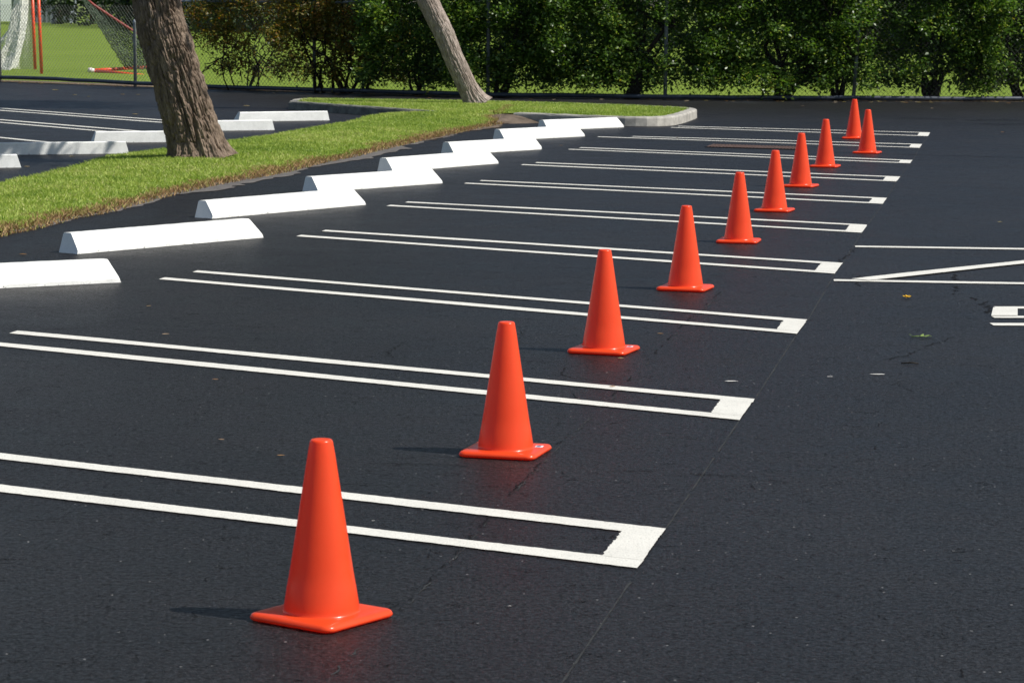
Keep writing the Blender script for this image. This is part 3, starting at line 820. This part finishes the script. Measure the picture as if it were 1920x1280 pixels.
# ------------------------------------------------------------------ chain link fence
fence = empty('chain_link_fence', tuple(FENCE[3])); tag(fence, 'grey chain link fence with a dark bottom rail along the far edge of the lot', 'fence')
O = np.array(FENCE[3])
FP = [np.array(p) - O for p in FENCE]
def along(i0, i1, step):
    out = []
    for a, b_ in zip(FP[i0:i1], FP[i0 + 1:i1 + 1]):
        n = max(1, int(np.linalg.norm(b_ - a) / step))
        for k in range(n): out.append(a + (b_ - a) * k / n)
    out.append(FP[i1]); return out
tops = {3: 1.14}
for i in range(0, len(FP)):
    g = Geo(); h = tops.get(i, 1.92 if i > 4 else 1.56)
    lean = np.array([.09 if i == 7 else r.normal(0, .006), 0, 0])
    rad = .031
    pz = [np.array([0, 0, -.02]), np.array([0, 0, h]), np.array([0, 0, h + .012]), np.array([0, 0, h + .045]), np.array([0, 0, h + .062])]
    g.tube([FP[i] + p + lean * p[2] / h for p in pz], [rad, rad, rad + .004, rad * .7, .006], 12)
    g.build('post', M_GALV if i < 4 else M_POSTD, fence, True)
# bottom rail: lifted on the left, lying low on the right
br = []
for q in along(0, len(FP) - 1, .5):
    x = q[0]; z = .052 + .035 * min(1, max(0, (-x) / 3.0 + .4)); br.append(q + np.array([0, -.038, z + r.normal(0, .003)]))
g = Geo(); g.tube(br, .036, 10); g.build('bottom_rail', M_RAIL, fence, True)
g = Geo(); g.tube([q + np.array([0, 0, 1.53 + .35 * min(1, max(0, (q[0] + O[0] + 2.8) / 3))]) for q in along(3, len(FP) - 1, .5)], .021, 8); g.build('top_rail', M_POSTD, fence, True)
# woven wire: two families of diagonals per bay
def weave(V0, V1, h0, h1, pitch, zb=.03):
    """bay from V0 to V1; wires as thin three-sided rods"""
    Ls = np.linalg.norm(V1 - V0); d = (V1 - V0) / Ls; A = []; B = []
    H = (h0 + h1) / 2 - zb; n = int((Ls + H) / pitch)
    for s in (1, -1):
        for k in range(-int(H / pitch) - 1, int(Ls / pitch) + 2):
            x0_ = k * pitch if s > 0 else k * pitch + 0
            # x = x0 + (z-zb)*1.0*s , clip to the bay
            za, zb_ = 0.0, H
            if s > 0: lo = max(0, -x0_); hi = min(H, Ls - x0_)
            else: x0_ = k * pitch + H; lo = max(0, x0_ - Ls); hi = min(H, x0_)
            if hi - lo < .02: continue
            for (u0, u1) in ((lo, hi),):
                pa = V0 + d * (x0_ + s * u0); pb = V0 + d * (x0_ + s * u1)
                A.append([pa[0], pa[1] - .004 * s, zb + u0]); B.append([pb[0], pb[1] - .004 * s, zb + u1])
    return np.array(A), np.array(B)
AA = []; BB = []
for i in range(0, len(FP) - 1):
    h = 1.45 if i < 3 else (1.53 if i < 4 else 1.85)
    a, b_ = weave(FP[i], FP[i + 1], h, h, .082); AA.append(a); BB.append(b_)
AL = AA; AA = np.concatenate(AA); BB = np.concatenate(BB)
def rods(A, B, rad):
    D = B - A; D /= np.linalg.norm(D, axis=1)[:, None]; U = np.cross(D, (0, 1.0, 0)); U /= np.linalg.norm(U, axis=1)[:, None] + 1e-9; Wv = np.cross(D, U)
    ring = []
    for P in (A, B):
        for k in range(3):
            a = 2 * math.pi * k / 3 + .5; ring.append(P + rad * (U * math.cos(a) + Wv * math.sin(a)))
    V = np.stack(ring, 1); n = len(A); base = (np.arange(n) * 6)[:, None]
    F = np.concatenate([base + np.array([[k, (k + 1) % 3, 3 + (k + 1) % 3, 3 + k]]) for k in range(3)])
    return V.reshape(-1, 3), F
nL = sum(len(a) for a in AL[:4])
for sl_, mt in ((slice(0, nL), M_WIREL), (slice(nL, None), M_WIRE)):
    V, F = rods(AA[sl_], BB[sl_], .0027 if mt is M_WIREL else .0028); mesh_obj('wire_mesh', V, F, mt, fence)

# litter strip under the fence
q = along(0, len(FP) - 1, .04); q = np.array(q) + O; r = np.random.default_rng(77)
n = 9000; ii = r.integers(0, len(q), n); P = q[ii, :2] + np.stack([r.normal(0, .02, n), r.uniform(-.16, .22, n) * r.random(n)], 1)
V, F = leaf_cloud(np.c_[P, r.uniform(.004, .02, n)], .035, .02, r, up=2)
V[:, 2] = np.maximum(V[:, 2] * .4, .003)
tag(mesh_obj('leaf_litter', V, F, M_DEAD, attrs={'rnd': r.random(n)}), 'brown leaf litter and dry stalks along the foot of the fence', 'leaf litter', kind='stuff')
sl_ = [p[:2] for p in along(0, len(FP) - 1, .5)]; Q = np.array(sl_) + O[:2]
V = np.zeros((2 * len(Q), 3)); V[:len(Q), :2] = Q - [0, .10]; V[len(Q):, :2] = Q + [0, .9]; V[:, 2] = .002
V[:len(Q), 1] += r.normal(0, .02, len(Q)); V[len(Q):, 1] += r.normal(0, .12, len(Q))
k = len(Q); tag(mesh_obj('fence_soil', V, [(i, i + 1, k + i + 1, k + i) for i in range(k - 1)], M_SOIL), kind='structure')

# ------------------------------------------------------------------ hedge shrubs behind the fence
def fence_y(x):
    X = [p[0] for p in FENCE]; Y = [p[1] for p in FENCE]; return float(np.interp(x, X, Y))
def shrub(px, wpx, nleaf, mat, label, seed, style='dense', trunk_r=.06, low=.5, lsz=.085, ntr=3, cat='hedge shrub', name='hedge_shrub'):
    r = np.random.default_rng(seed); pxm = 113.
    base = bp(px, 176); x = base[0] * 1.0; Y = fence_y(x) + (.16 if px < 1500 else .12); x = (px - 960) / FPX * Y
    hw = wpx / 2 / pxm
    nleaf = int(nleaf * 2.5); lsz *= .80; trunk_r *= .78
    root = empty(name, (x, Y, 0)); tag(root, label, cat, 'shrubs of the hedge behind the fence')
    st = Geo()
    for k in range(ntr):
        an = r.uniform(-1, 1); tgt = np.array([an * hw * .8, r.normal(0, .2), r.uniform(1.3, 2.3)])
        b0 = np.array([r.normal(0, .05 if ntr < 6 else .25), r.normal(0, .05), -.02])
        mid = b0 + np.array([an * hw * .25, 0, .45]); P = [b0, b0 + (mid - b0) * .5 + r.normal(0, .02, 3), mid]
        P2, R2 = branchy(r, mid, tgt, trunk_r * .7, trunk_r * .25, .25, 6)
        st.tube(P + P2[1:], [trunk_r * 1.25, trunk_r * .9, trunk_r * .75] + R2[1:], 8)
        for j in range(3):
            s0 = P2[r.integers(0, 5)]; t2 = s0 + np.array([r.normal(0, .6) * hw, r.normal(0, .2), r.uniform(-.25, .7)]); t2[2] = max(t2[2], .12)
            PP, RR_ = branchy(r, s0, t2, trunk_r * .3, .006, .25, 6); st.tube(PP, RR_, 6)
    # thin drooping twigs near the ground
    for j in range(6 if style == 'dense' else 16):
        xs = r.uniform(-hw, hw); s0 = np.array([xs * .5, r.normal(0, .1), r.uniform(.3, .9)]); t2 = np.array([xs * 1.2, r.normal(0, .2), r.uniform(.03, .5)])
        PP, RR_ = branchy(r, s0, t2, .012, .004, .3, 6); st.tube(PP, RR_, 5)
    st.build('trunk', M_STEM, root, True)
    # leaf clumps
    nc = int(230 * hw); cx = r.uniform(-hw * 1.08, hw * 1.08, nc); cz = r.uniform(.25, 2.55, nc) ; cy = r.normal(0, .22, nc)
    lowmask = (cz > low * .62 + .26 * sm_noise(np.c_[cx + x, cx * 0, cx * 0], 1.1, seed) + .12 * r.normal(0, 1, nc))
    keep = lowmask | (r.random(nc) < (.22 if style == 'dense' else .45)); cx, cz, cy = cx[keep], cz[keep], cy[keep]
    big = sm_noise(np.c_[cx + x, cy, cz], 2.4, seed + 4) > (-.85 if style == 'dense' else -.3)
    cx, cz, cy = cx[big], cz[big], cy[big]; nc = len(cx)
    ids = r.integers(0, nc, nleaf); sg = .11 if style == 'dense' else .10
    C = np.stack([cx[ids], cy[ids], cz[ids]], 1) + r.normal(0, 1, (nleaf, 3)) * np.array([sg, sg * .9, sg * .8])
    C[:, 2] = np.maximum(C[:, 2], .06)
    szs = np.where(r.random(nleaf) < .22, 1.7, 1.0); C[:, 1] += np.where(szs > 1, .16, 0)
    V, F = leaf_cloud(C, lsz * szs, lsz * .52 * szs, r, up=.6)
    rnd = np.clip(r.beta(1.6, 2.2, nleaf) + .12 * sm_noise(np.c_[C[:, 0] + x, C[:, 1], C[:, 2]], 2, 5), 0, 1)
    rnd = np.where(r.random(nleaf) < .02, .97, rnd * .85) if style == 'dense' else rnd
    rnd = np.where(szs > 1, rnd * .78, rnd)
    mesh_obj('foliage', V, F, mat, root, attrs={'rnd': rnd})
    return root
shrub(455, 190, 5200, M_BLEAF, 'sparse bronze and olive shrub at the left end of the hedge', 101, 'loose', .016, .75, .07, 9)
shrub(635, 240, 10500, M_BLEAF, 'dense bronze tinged shrub with many upright stems behind the second fence post', 102, 'loose2', .035, .32, .07, 11)
shrub(780, 190, 10000, M_HLEAF, 'dark green shrub between the bronze shrubs and the slender leaning tree', 103, 'dense', .03, .38, .08, 5)
shrub(935, 200, 11500, M_HLEAF, 'dark green shrub just right of the slender leaning tree trunk', 104, 'dense', .06, .33, .08, 3)
shrub(1182, 330, 19000, M_HLEAF, 'wide dark green shrub with a thick flared trunk behind the kerbed island end', 105, 'dense', .115, .52, .08, 2)
shrub(1450, 250, 14500, M_HLEAF, 'dark green shrub with a fan of thick stems left of the farthest cones', 106, 'dense', .085, .55, .08, 4)
shrub(1560, 130, 7000, M_HLEAF, 'narrow dark shrub directly left of the leaning fence post behind the farthest cone', 107, 'dense', .05, .45, .08, 4)
shrub(1745, 250, 12500, M_HLEAF, 'loose green shrub with yellowish lower leaves right of the leaning fence post', 108, 'dense', .07, .62, .08, 5)
shrub(1905, 210, 10500, M_HLEAF, 'green shrub at the right edge of the photo with gaps low down', 109, 'dense', .06, .55, .08, 4)
shrub(2080, 200, 7000, M_HLEAF, 'green shrub continuing the hedge past the right edge', 110, 'dense', .06, .55, .08, 3)

# ------------------------------------------------------------------ lacrosse goals in the field
gA1, gA2 = bp(66, 130.5), bp(78, 138.5)
goal = empty('sports_goal', tuple(gA2)); tag(goal, 'upright red sports goal with a white net at the left edge', 'goal')
o2 = gA2; a1 = gA1 - o2; a2 = np.zeros(3)
tilt1 = np.array([-.035, 0, 0]); Hh = 1.95
for a, tl in ((a1, np.array([-.05, 0, 0])), (a2, np.array([-.055, 0, 0]))):
    g = Geo(); g.tube([a, a + tl + np.array([0, 0, Hh])], .036, 12); g.build('post', M_RED, goal, True)
g = Geo(); g.tube([a1 + np.array([-.05, 0, Hh]), a2 + np.array([-.055, 0, Hh])], .036, 12); g.build('crossbar', M_RED, goal, True)
Yn = float(gA1[1])
def net_surface(rows, nu, nv):
    """rows: list of polylines (bottom to top) at increasing u"""
    R_ = []
    for row in rows:
        row = np.array(row); s = np.linspace(0, 1, len(row)); t = np.linspace(0, 1, nv)
        R_.append(np.stack([np.interp(t, s, row[:, k]) for k in range(3)], 1))
    R_ = np.array(R_); s = np.linspace(0, 1, len(rows)); t = np.linspace(0, 1, nu)
    out = np.zeros((nu, nv, 3))
    for j in range(nv):
        for k in range(3): out[:, j, k] = np.interp(t, s, R_[:, j, k])
    return out
def net_rods(S, rad):
    A = np.concatenate([S[:-1].reshape(-1, 3), S[:, :-1].reshape(-1, 3)]); B = np.concatenate([S[1:].reshape(-1, 3), S[:, 1:].reshape(-1, 3)])
    B = B + 1e-5; return rods(A, B, rad)
def pd(x, y, Y): return bpy_depth(x, y, Y) - o2
side = net_surface([[pd(61, 129, Yn), pd(59.5, 60, Yn), pd(57, 0, Yn), pd(56, -50, Yn)],
                    [pd(42, 129, Yn + .1), pd(47, 60, Yn + .2), pd(47, 0, Yn + .1), pd(46, -50, Yn)],
                    [pd(20, 128, Yn - .1), pd(36, 60, Yn), pd(40, 0, Yn), pd(38, -50, Yn)],
                    [pd(-15, 128, Yn - .3), pd(12, 66, Yn - .1), pd(33, 28, Yn), pd(33, -50, Yn)],
                    [pd(-55, 127, Yn - .2), pd(0, 76, Yn), pd(30, 38, Yn), pd(33, -50, Yn)]], 44, 52)
side += rng.normal(0, .003, side.shape)
V1, F1 = net_rods(side, .0050)
fold = net_surface([[pd(33, 124, Yn - .5), pd(46, 70, Yn - .4), pd(52, 30, Yn - .3), pd(54, -40, Yn - .2)],
                    [pd(18, 131, Yn - .6), pd(30, 100, Yn - .5), pd(38, 50, Yn - .4), pd(44, -40, Yn - .2)],
                    [pd(0, 132, Yn - .5), pd(12, 108, Yn - .4), pd(24, 70, Yn - .4), pd(38, -40, Yn - .2)],
                    [pd(-30, 132, Yn - .5), pd(-8, 112, Yn - .5), pd(10, 84, Yn - .4), pd(35, -40, Yn - .2)]], 34, 56)
fold += rng.normal(0, .004, fold.shape)
V2, F2 = net_rods(fold, .008)
mesh_obj('net', np.concatenate([V1, V2]), np.concatenate([F1, F2 + len(V1)]), M_NETW, goal)

gB = bp(168, 136); YB = float(gB[1])
goal2 = empty('sports_goal', tuple(gB)); tag(goal2, 'tipped over red goal with a dark green net left of the big trunk', 'goal'); o2 = gB
g = Geo(); g.tube([pd(172, 132.5, YB), pd(222, 129.5, YB + .5), pd(290, 125, YB + 1.2)], .036, 12); g.build('base_frame', M_RED, goal2, True)
g = Geo(); g.tube([pd(180, 134, YB), pd(218, 137, YB - .5), pd(270, 142.5, YB - 1.1)], .036, 12); g.build('base_frame', M_RED, goal2, True)
g = Geo(); g.tube([pd(165, 131.2, YB), pd(170, 132, YB), pd(177, 133, YB)], [.045, .056, .042], 12); g.build('end_cap', M_WCAP, goal2, True)
g = Geo(); g.tube([pd(140, -20, YB + .4), pd(176, 10, YB + .4), pd(232, 47, YB + .4), pd(268, 70, YB + .4), pd(300, 90, YB + .4)], .030, 12); g.build('support_bar', M_RED_SHADE, goal2, True)
g = Geo(); g.tube([pd(339, -30, YB + .8), pd(338, 8, YB + .8), pd(320, 55, YB + .8), pd(292, 125, YB + 1.2)], .034, 12); g.build('post', M_RED, goal2, True)
nt2 = net_surface([[pd(234, 128, YB + .3), pd(205, 82, YB + .3), pd(182, 46, YB + .3), pd(148, -8, YB + .3)],
                   [pd(262, 130, YB + .2), pd(240, 92, YB + .4), pd(212, 52, YB + .4), pd(172, 7, YB + .4)],
                   [pd(300, 128, YB + .3), pd(285, 100, YB + .3), pd(262, 76, YB + .4), pd(232, 48, YB + .4)]], 42, 60)
nt2 += rng.normal(0, .009, nt2.shape)
V, F = net_rods(nt2, .007); mesh_obj('net', V, F, M_NETG, goal2)

# ------------------------------------------------------------------ far background beyond the field
def far_tree(x, Y, w, h, label, seed, n=2600, z0=.2, trunk=True, tr=.18, crown_up=0.0):
    r = np.random.default_rng(seed); root = empty('field_edge_tree', (x, Y, 0)); tag(root, label, 'tree', 'trees beyond the field')
    if trunk:
        g = Geo(); P, R2 = branchy(r, (0, 0, -.05), (r.normal(0, .3), 0, h * .7), tr, tr * .4, .06, 7); g.tube(P, R2, 10)
        for k in range(4):
            s0 = P[3 + k % 3]; PP, R3 = branchy(r, s0, s0 + np.array([r.normal(0, w * .25), r.normal(0, w * .2), h * .25]), tr * .35, .03, .2, 5); g.tube(PP, R3, 6)
        g.build('trunk', M_FTR, root, True)
    nc = 70; c = np.stack([r.uniform(-.5, .5, nc) * w, r.uniform(-.3, .3, nc) * w, z0 + crown_up + r.random(nc) * (h - z0 - crown_up)], 1)
    C = c[r.integers(0, nc, n)] + r.normal(0, .36, (n, 3)); C[:, 2] = np.maximum(C[:, 2], max(.1, crown_up * .9))
    V, F = leaf_cloud(C, .38, .22, r); mesh_obj('crown', V, F, M_FLEAF, root, attrs={'rnd': r.random(n)})
    return root
PL = ['first', 'second', 'third', 'fourth', 'fifth', 'sixth', 'seventh', 'eighth', 'ninth', 'tenth', 'eleventh', 'twelfth']
edge_px = [(0, 40), (180, 47), (400, 57), (800, 68), (1200, 82), (1700, 95), (2000, 104)]
def edge_pt(px):
    py = np.interp(px, [e[0] for e in edge_px], [e[1] for e in edge_px]); return bp(px, py)
k = 0
for px in (165, 232, 300, 372, 450, 560, 690, 840, 1000, 1180, 1370, 1560, 1760, 1960):
    p = edge_pt(px); w = max(5.5, p[1] * .034)
    w = [6.5, 6, 6, 6, 7, 9, 10, 10, 9.5, 9, 8, 7, 6.5, 6][k]
    lab = 'dark bushy tree beyond the field, %s from the left of its row' % (['first', 'second', 'third', 'fourth', 'fifth', 'sixth', 'seventh', 'eighth', 'ninth', 'tenth', 'eleventh', 'twelfth', 'thirteenth', 'fourteenth'][k])
    far_tree(p[0], p[1] + 2.0, w, 6.5, lab, 500 + k, 3600, .1, True, .2); k += 1
p = edge_pt(117); far_tree(p[0], p[1] - 1, 5, 8, 'bare brown trunk standing at the far edge of the field', 600, 1500, 3, True, .20, 3.4)
# white building and grey shed
p = bp(24, 40.5); bl = empty('white_building', (p[0] - 6, p[1] + 3, 0)); tag(bl, 'white walled building beyond the field at the top left corner', 'building')
g = Geo(); g.box((0, 0, 2.0), (6, 3, 2.03)); g.build('wall', M_BLDW, bl)
g = Geo(); g.box((0, 0, 4.12), (6.3, 3.3, .09)); g.build('roof', M_ROOF, bl)
for wx in (-4, -1.5):
    g = Geo(); g.box((wx, -3.02, 2.2), (.6, .03, .5)); g.build('window', M_GLASS, bl)
g = Geo(); g.box((1.2, -3.02, 1.05), (.45, .03, 1.05)); g.build('door', M_BLDG, bl)
p = bp(28.5, 41.5); pole = Geo(); pole.tube([(p[0], p[1] - .5, -.05), (p[0], p[1] - .5, 5)], .15, 12)
tag(pole.build('utility_pole', M_BLDG, smooth=True), 'grey pole at the right corner of the white building', 'pole')
a, b_ = bp(66, 43), bp(98, 44.5); sh = empty('metal_shed', ((a[0] + b_[0]) / 2, a[1] + 1.6, 0)); tag(sh, 'blue grey metal shed between the red goal posts and the pale pole', 'shed')
hw = (b_[0] - a[0]) / 2
g = Geo(); g.box((0, 0, 1.3), (hw + .3, 1.4, 1.33))
for kx in range(9): g.box((-hw - .25 + kx * (hw * 2 + .5) / 8, -1.42, 1.3), (.03, .02, 1.3))
g.build('wall', M_BLDG, sh)
g = Geo(); g.box((0, 0, 2.68), (hw + .5, 1.6, .04)); g.build('roof', M_ROOF, sh)
p = bp(101, 45); g = Geo(); g.tube([(p[0], p[1], -.03), (p[0], p[1], .25), (p[0], p[1], .26), (p[0], p[1], 4.2)], [.16, .16, .09, .08], 12)
tag(g.build('light_pole', M_GALV, smooth=True), 'pale slim pole with a white footing at the far field edge', 'pole')

# ------------------------------------------------------------------ drain grate
c = [bp(1322, 276.5), bp(1500, 281.5), bp(1508, 277), bp(1337, 271.3)]
ctr = sum(c) / 4; gr = empty('drain_grate', (ctr[0], ctr[1], 0)); tag(gr, 'rust brown slotted drain grate set in the asphalt behind the seventh cone', 'drain grate')
ux = (c[1] - c[0])[:2]; Lg = np.linalg.norm(ux); ux /= Lg; uy = (c[3] - c[0])[:2]; Wg = np.linalg.norm(uy); uy /= Wg
V = []; F = []
def quad_prism(p, q, w_, z0, z1, V, F):
    p, q = np.array(p), np.array(q); d = (q - p) / np.linalg.norm(q - p); nn = np.array([-d[1], d[0]]) * w_ / 2; m = len(V)
    for zz in (z0, z1):
        for e in (p - nn, q - nn, q + nn, p + nn): V.append((e[0], e[1], zz))
    F += [(m, m + 3, m + 2, m + 1), (m + 4, m + 5, m + 6, m + 7), (m, m + 1, m + 5, m + 4), (m + 1, m + 2, m + 6, m + 5), (m + 2, m + 3, m + 7, m + 6), (m + 3, m, m + 4, m + 7)]
c0 = (c[0] - ctr)[:2]
nb = 28
for k in range(nb): s = c0 + ux * Lg * (k + .5) / nb; quad_prism(s + uy * .03, s + uy * (Wg - .03), Lg / nb * .42, .004, .010, V, F)
mesh_obj('bars', V, F, M_RUST, gr)
V = []; F = []
for s, e in ((c0, c0 + ux * Lg), (c0 + uy * Wg, c0 + ux * Lg + uy * Wg)): quad_prism(s, e, .04, .002, .007, V, F)
mesh_obj('frame', V, F, M_CRACK, gr)
V = [(c0[0], c0[1], .003), (*(c0 + ux * Lg), .003), (*(c0 + ux * Lg + uy * Wg), .003), (*(c0 + uy * Wg), .003)]
mesh_obj('pit', V, [(0, 1, 2, 3)], M_CRACK, gr)

# ------------------------------------------------------------------ fallen leaves, flower, twigs
def fallen(px, py, size, rndv, label, seed, group=None, curl=.22, name='fallen_leaf', aspect=.42, cat='leaf'):
    size *= .62 if size > .045 else .9
    r = np.random.default_rng(seed); V = []; F = []; nl, nw = 7, 5
    for i in range(nl):
        t = i / (nl - 1); w = math.sin(math.pi * min(1, t * .92 + .05)) ** .8 * size * aspect / 2
        for j in range(nw):
            u = j / (nw - 1) * 2 - 1
            V.append(((t - .5) * size, u * w, .004 + curl * size * (abs(u) ** 1.6 * w / (size * .25 + 1e-6) * .5 + (t - .5) ** 2 * .8)))
    for i in range(nl - 1):
        for j in range(nw - 1): F.append((i * nw + j, (i + 1) * nw + j, (i + 1) * nw + j + 1, i * nw + j + 1))
    o = mesh_obj(name, V, F, M_FALL, smooth=True, attrs={'rnd': [rndv] * len(F)})
    p = bp(px, py); o.location = (p[0], p[1], .002); o.rotation_euler = (0, 0, r.uniform(-.5, .5) + (math.pi if r.random() < .5 else 0))
    tag(o, label, cat, group); return o
GL = 'pale fallen leaves strewn on the asphalt'
singles = [(415, 827, .028, .75, 'tiny tan leaf left of the nearest cone top, the upper of two'), (527, 857, .03, .62, 'tiny brown leaf just above left of the nearest cone top'),
           (404, 714, .03, .7, 'small orange brown leaf alone between the two nearest double lines'), (1238, 628, .035, .6, 'small brown leaf behind the third cone, right of it'),
           (1164, 674, .03, .35, 'tiny tan leaf lying right in front of the third cone'), (311, 629, .04, .8, 'thin pale leaf above the second double line on the left'),
           (279, 576, .03, .5, 'faint leaf above the third double line near the left'), (1052, 274, .06, .62, 'red brown leaf beside the chipped wheel stop'),
           (1875, 418, .06, .3, 'small tan leaf near the right edge above the hatched bay'), (1148, 727, .03, .62, 'small brown leaf touching the second marking behind the second cone'),
           (43, 479, .08, .62, 'brown leaf left of the second wheel stop'), (462, 200, .16, .35, 'large pale yellow leaf behind the left lot wheel stops'),
           (104, 170, .2, .35, 'long pale leaf in the far left lane'), (253, 215.5, .15, .4, 'yellowish leaf left of the big trunk near the far double line'),
           (640, 212, .25, .35, 'big curled leaf lying against the shaded island kerb'), (140, 179, .13, .4, 'small pale leaf in the far left lane, right of the long one'),
           (166, 182, .09, .1, 'small yellow leaf in the far left lane'), (230, 178, .14, .45, 'pale leaf left of the big trunk near the fence post'),
           (259, 178.5, .12, .4, 'pale leaf touching the big trunk edge near the fence'), (135, 295, .10, .45, 'thin pale leaf in the shade in front of the second left wheel stop'),
           (224, 294.5, .11, .45, 'straw coloured leaf right of the dappled wheel stop'), (50, 314, .10, .45, 'straw coloured leaf tip by the wheel stop end at the left edge'),
           (1505, 200, .08, .8, 'pale leaf in the far lane left of the farthest cones'), (1748, 204, .10, .85, 'pale scrap of leaf in the far lane right of the cones'),
           (1880, 249, .10, .7, 'tan leaf in the far lane near the right edge'), (1270, 259.5, .06, .85, 'pale leaf touching the second farthest double line'),
           (985, 177.5, .08, .9, 'white petal at the foot of the fence behind the island'), (276, 262, .08, .3, 'yellow leaf between the left lot wheel stops')]
for k, (x, y, s, rv, lab) in enumerate(singles): fallen(x, y, s, rv, lab, 900 + k)
rl = np.random.default_rng(44)
for k in range(46):
    x = rl.uniform(0, 1900); y0_ = np.interp(x, [p[0] for p in FENCE_PX], [p[1] for p in FENCE_PX]); y = y0_ + abs(rl.normal(0, 1.5)) + 1.5
    if 240 < x < 430: continue
    fallen(x, y, rl.uniform(.09, .15), rl.choice([.15, .4, .6, .9]), 'small dry leaf lying at the foot of the far fence', 1000 + k, 'dry leaves along the foot of the far fence')
# yellow flower
M_YEL = simple('yellow_petal', (.85, .50, .01), .5, 0, .1, 30)
p = bp(1700.5, 560); fl = empty('fallen_flower', (p[0], p[1], 0)); tag(fl, 'crumpled yellow flower lying on the asphalt below the hatched bay', 'flower'); fl.scale = (.58, .58, .7)
for k in range(5):
    a0 = 2 * math.pi * k / 5; V = []; F = []
    for i in range(5):
        t = i / 4; rr2 = .006 + t * .034; ww = .004 + .017 * math.sin(t * 2.2)
        for j in (-1, 0, 1):
            a = a0; V.append((rr2 * math.cos(a) - j * ww * math.sin(a), (rr2 * math.sin(a) + j * ww * math.cos(a)) * .9, .006 + .018 * t * (1 - .5 * t) + .006 * abs(j) + .005 * (k % 2)))
    for i in range(4):
        for j in range(2): F.append((i * 3 + j, (i + 1) * 3 + j, (i + 1) * 3 + j + 1, i * 3 + j + 1))
    mesh_obj('petal', V, F, M_YEL, fl, smooth=True)
# green sprig
M_GRN = simple('green_sprig', (.16, .24, .05), .6, 0, .25, 30)
p = bp(1727, 633); sg = empty('leafy_sprig', (p[0], p[1], 0)); tag(sg, 'small green sprig with curled tip lying below the yellow flower', 'sprig'); sg.scale = (.62, .62, .7)
g = Geo(); g.tube([(-.07, 0, .006), (-.03, .01, .010), (.02, -.005, .010), (.06, .03, .014), (.085, .02, .006)], [.004, .004, .0035, .003, .0015], 6); g.build('stem', M_GRN, sg, True)
for k, (x, y, a) in enumerate([(-.06, .01, 2.4), (-.03, -.01, -.9), (.0, .008, .8), (.03, -.008, -.5), (.05, .0, -1.2)]):
    V = []; F = []
    for i in range(5):
        t = i / 4; w = .012 * math.sin(math.pi * min(1, t * .9 + .08))
        for j in (-1, 1): V.append((x + .035 * t * math.cos(a) - j * w * math.sin(a), y + .035 * t * math.sin(a) + j * w * math.cos(a), .008 + .012 * t + .003 * j))
    for i in range(4): F.append((2 * i, 2 * i + 2, 2 * i + 3, 2 * i + 1))
    mesh_obj('leaf', V, F, M_GRN, sg, smooth=True)
g = Geo(); p = bp(1707, 683.5); g.tube([(p[0] - .04, p[1], .006), (p[0], p[1] + .004, .008), (p[0] + .035, p[1] - .003, .006)], [.003, .004, .003], 6)
tag(g.build('fallen_twig', M_STEM, smooth=True), 'short dark twig lying below the green sprig', 'twig')
# paint flecks on the asphalt: small sheets
for k, (x, y, l) in enumerate([(1372, 716, .06), (1645, 703, .075), (1556, 707.5, .03), (956, 1138, .012), (700, 978, .012), (1138, 700, .012)]):
    p = bp(x, y); r = np.random.default_rng(k); V = [(0, 0, .0045)]; m = 12
    for j in range(m):
        a = 2 * math.pi * j / m; V.append((l / 2 * math.cos(a) * r.uniform(.6, 1.1), l * .22 * math.sin(a) * r.uniform(.4, 1.2), .0045))
    o = mesh_obj('paint_fleck', [(v[0] + p[0], v[1] + p[1], v[2]) for v in V], [(0, 1 + j, 1 + (j + 1) % m) for j in range(m)], M_PALE); tag(o, kind='structure')
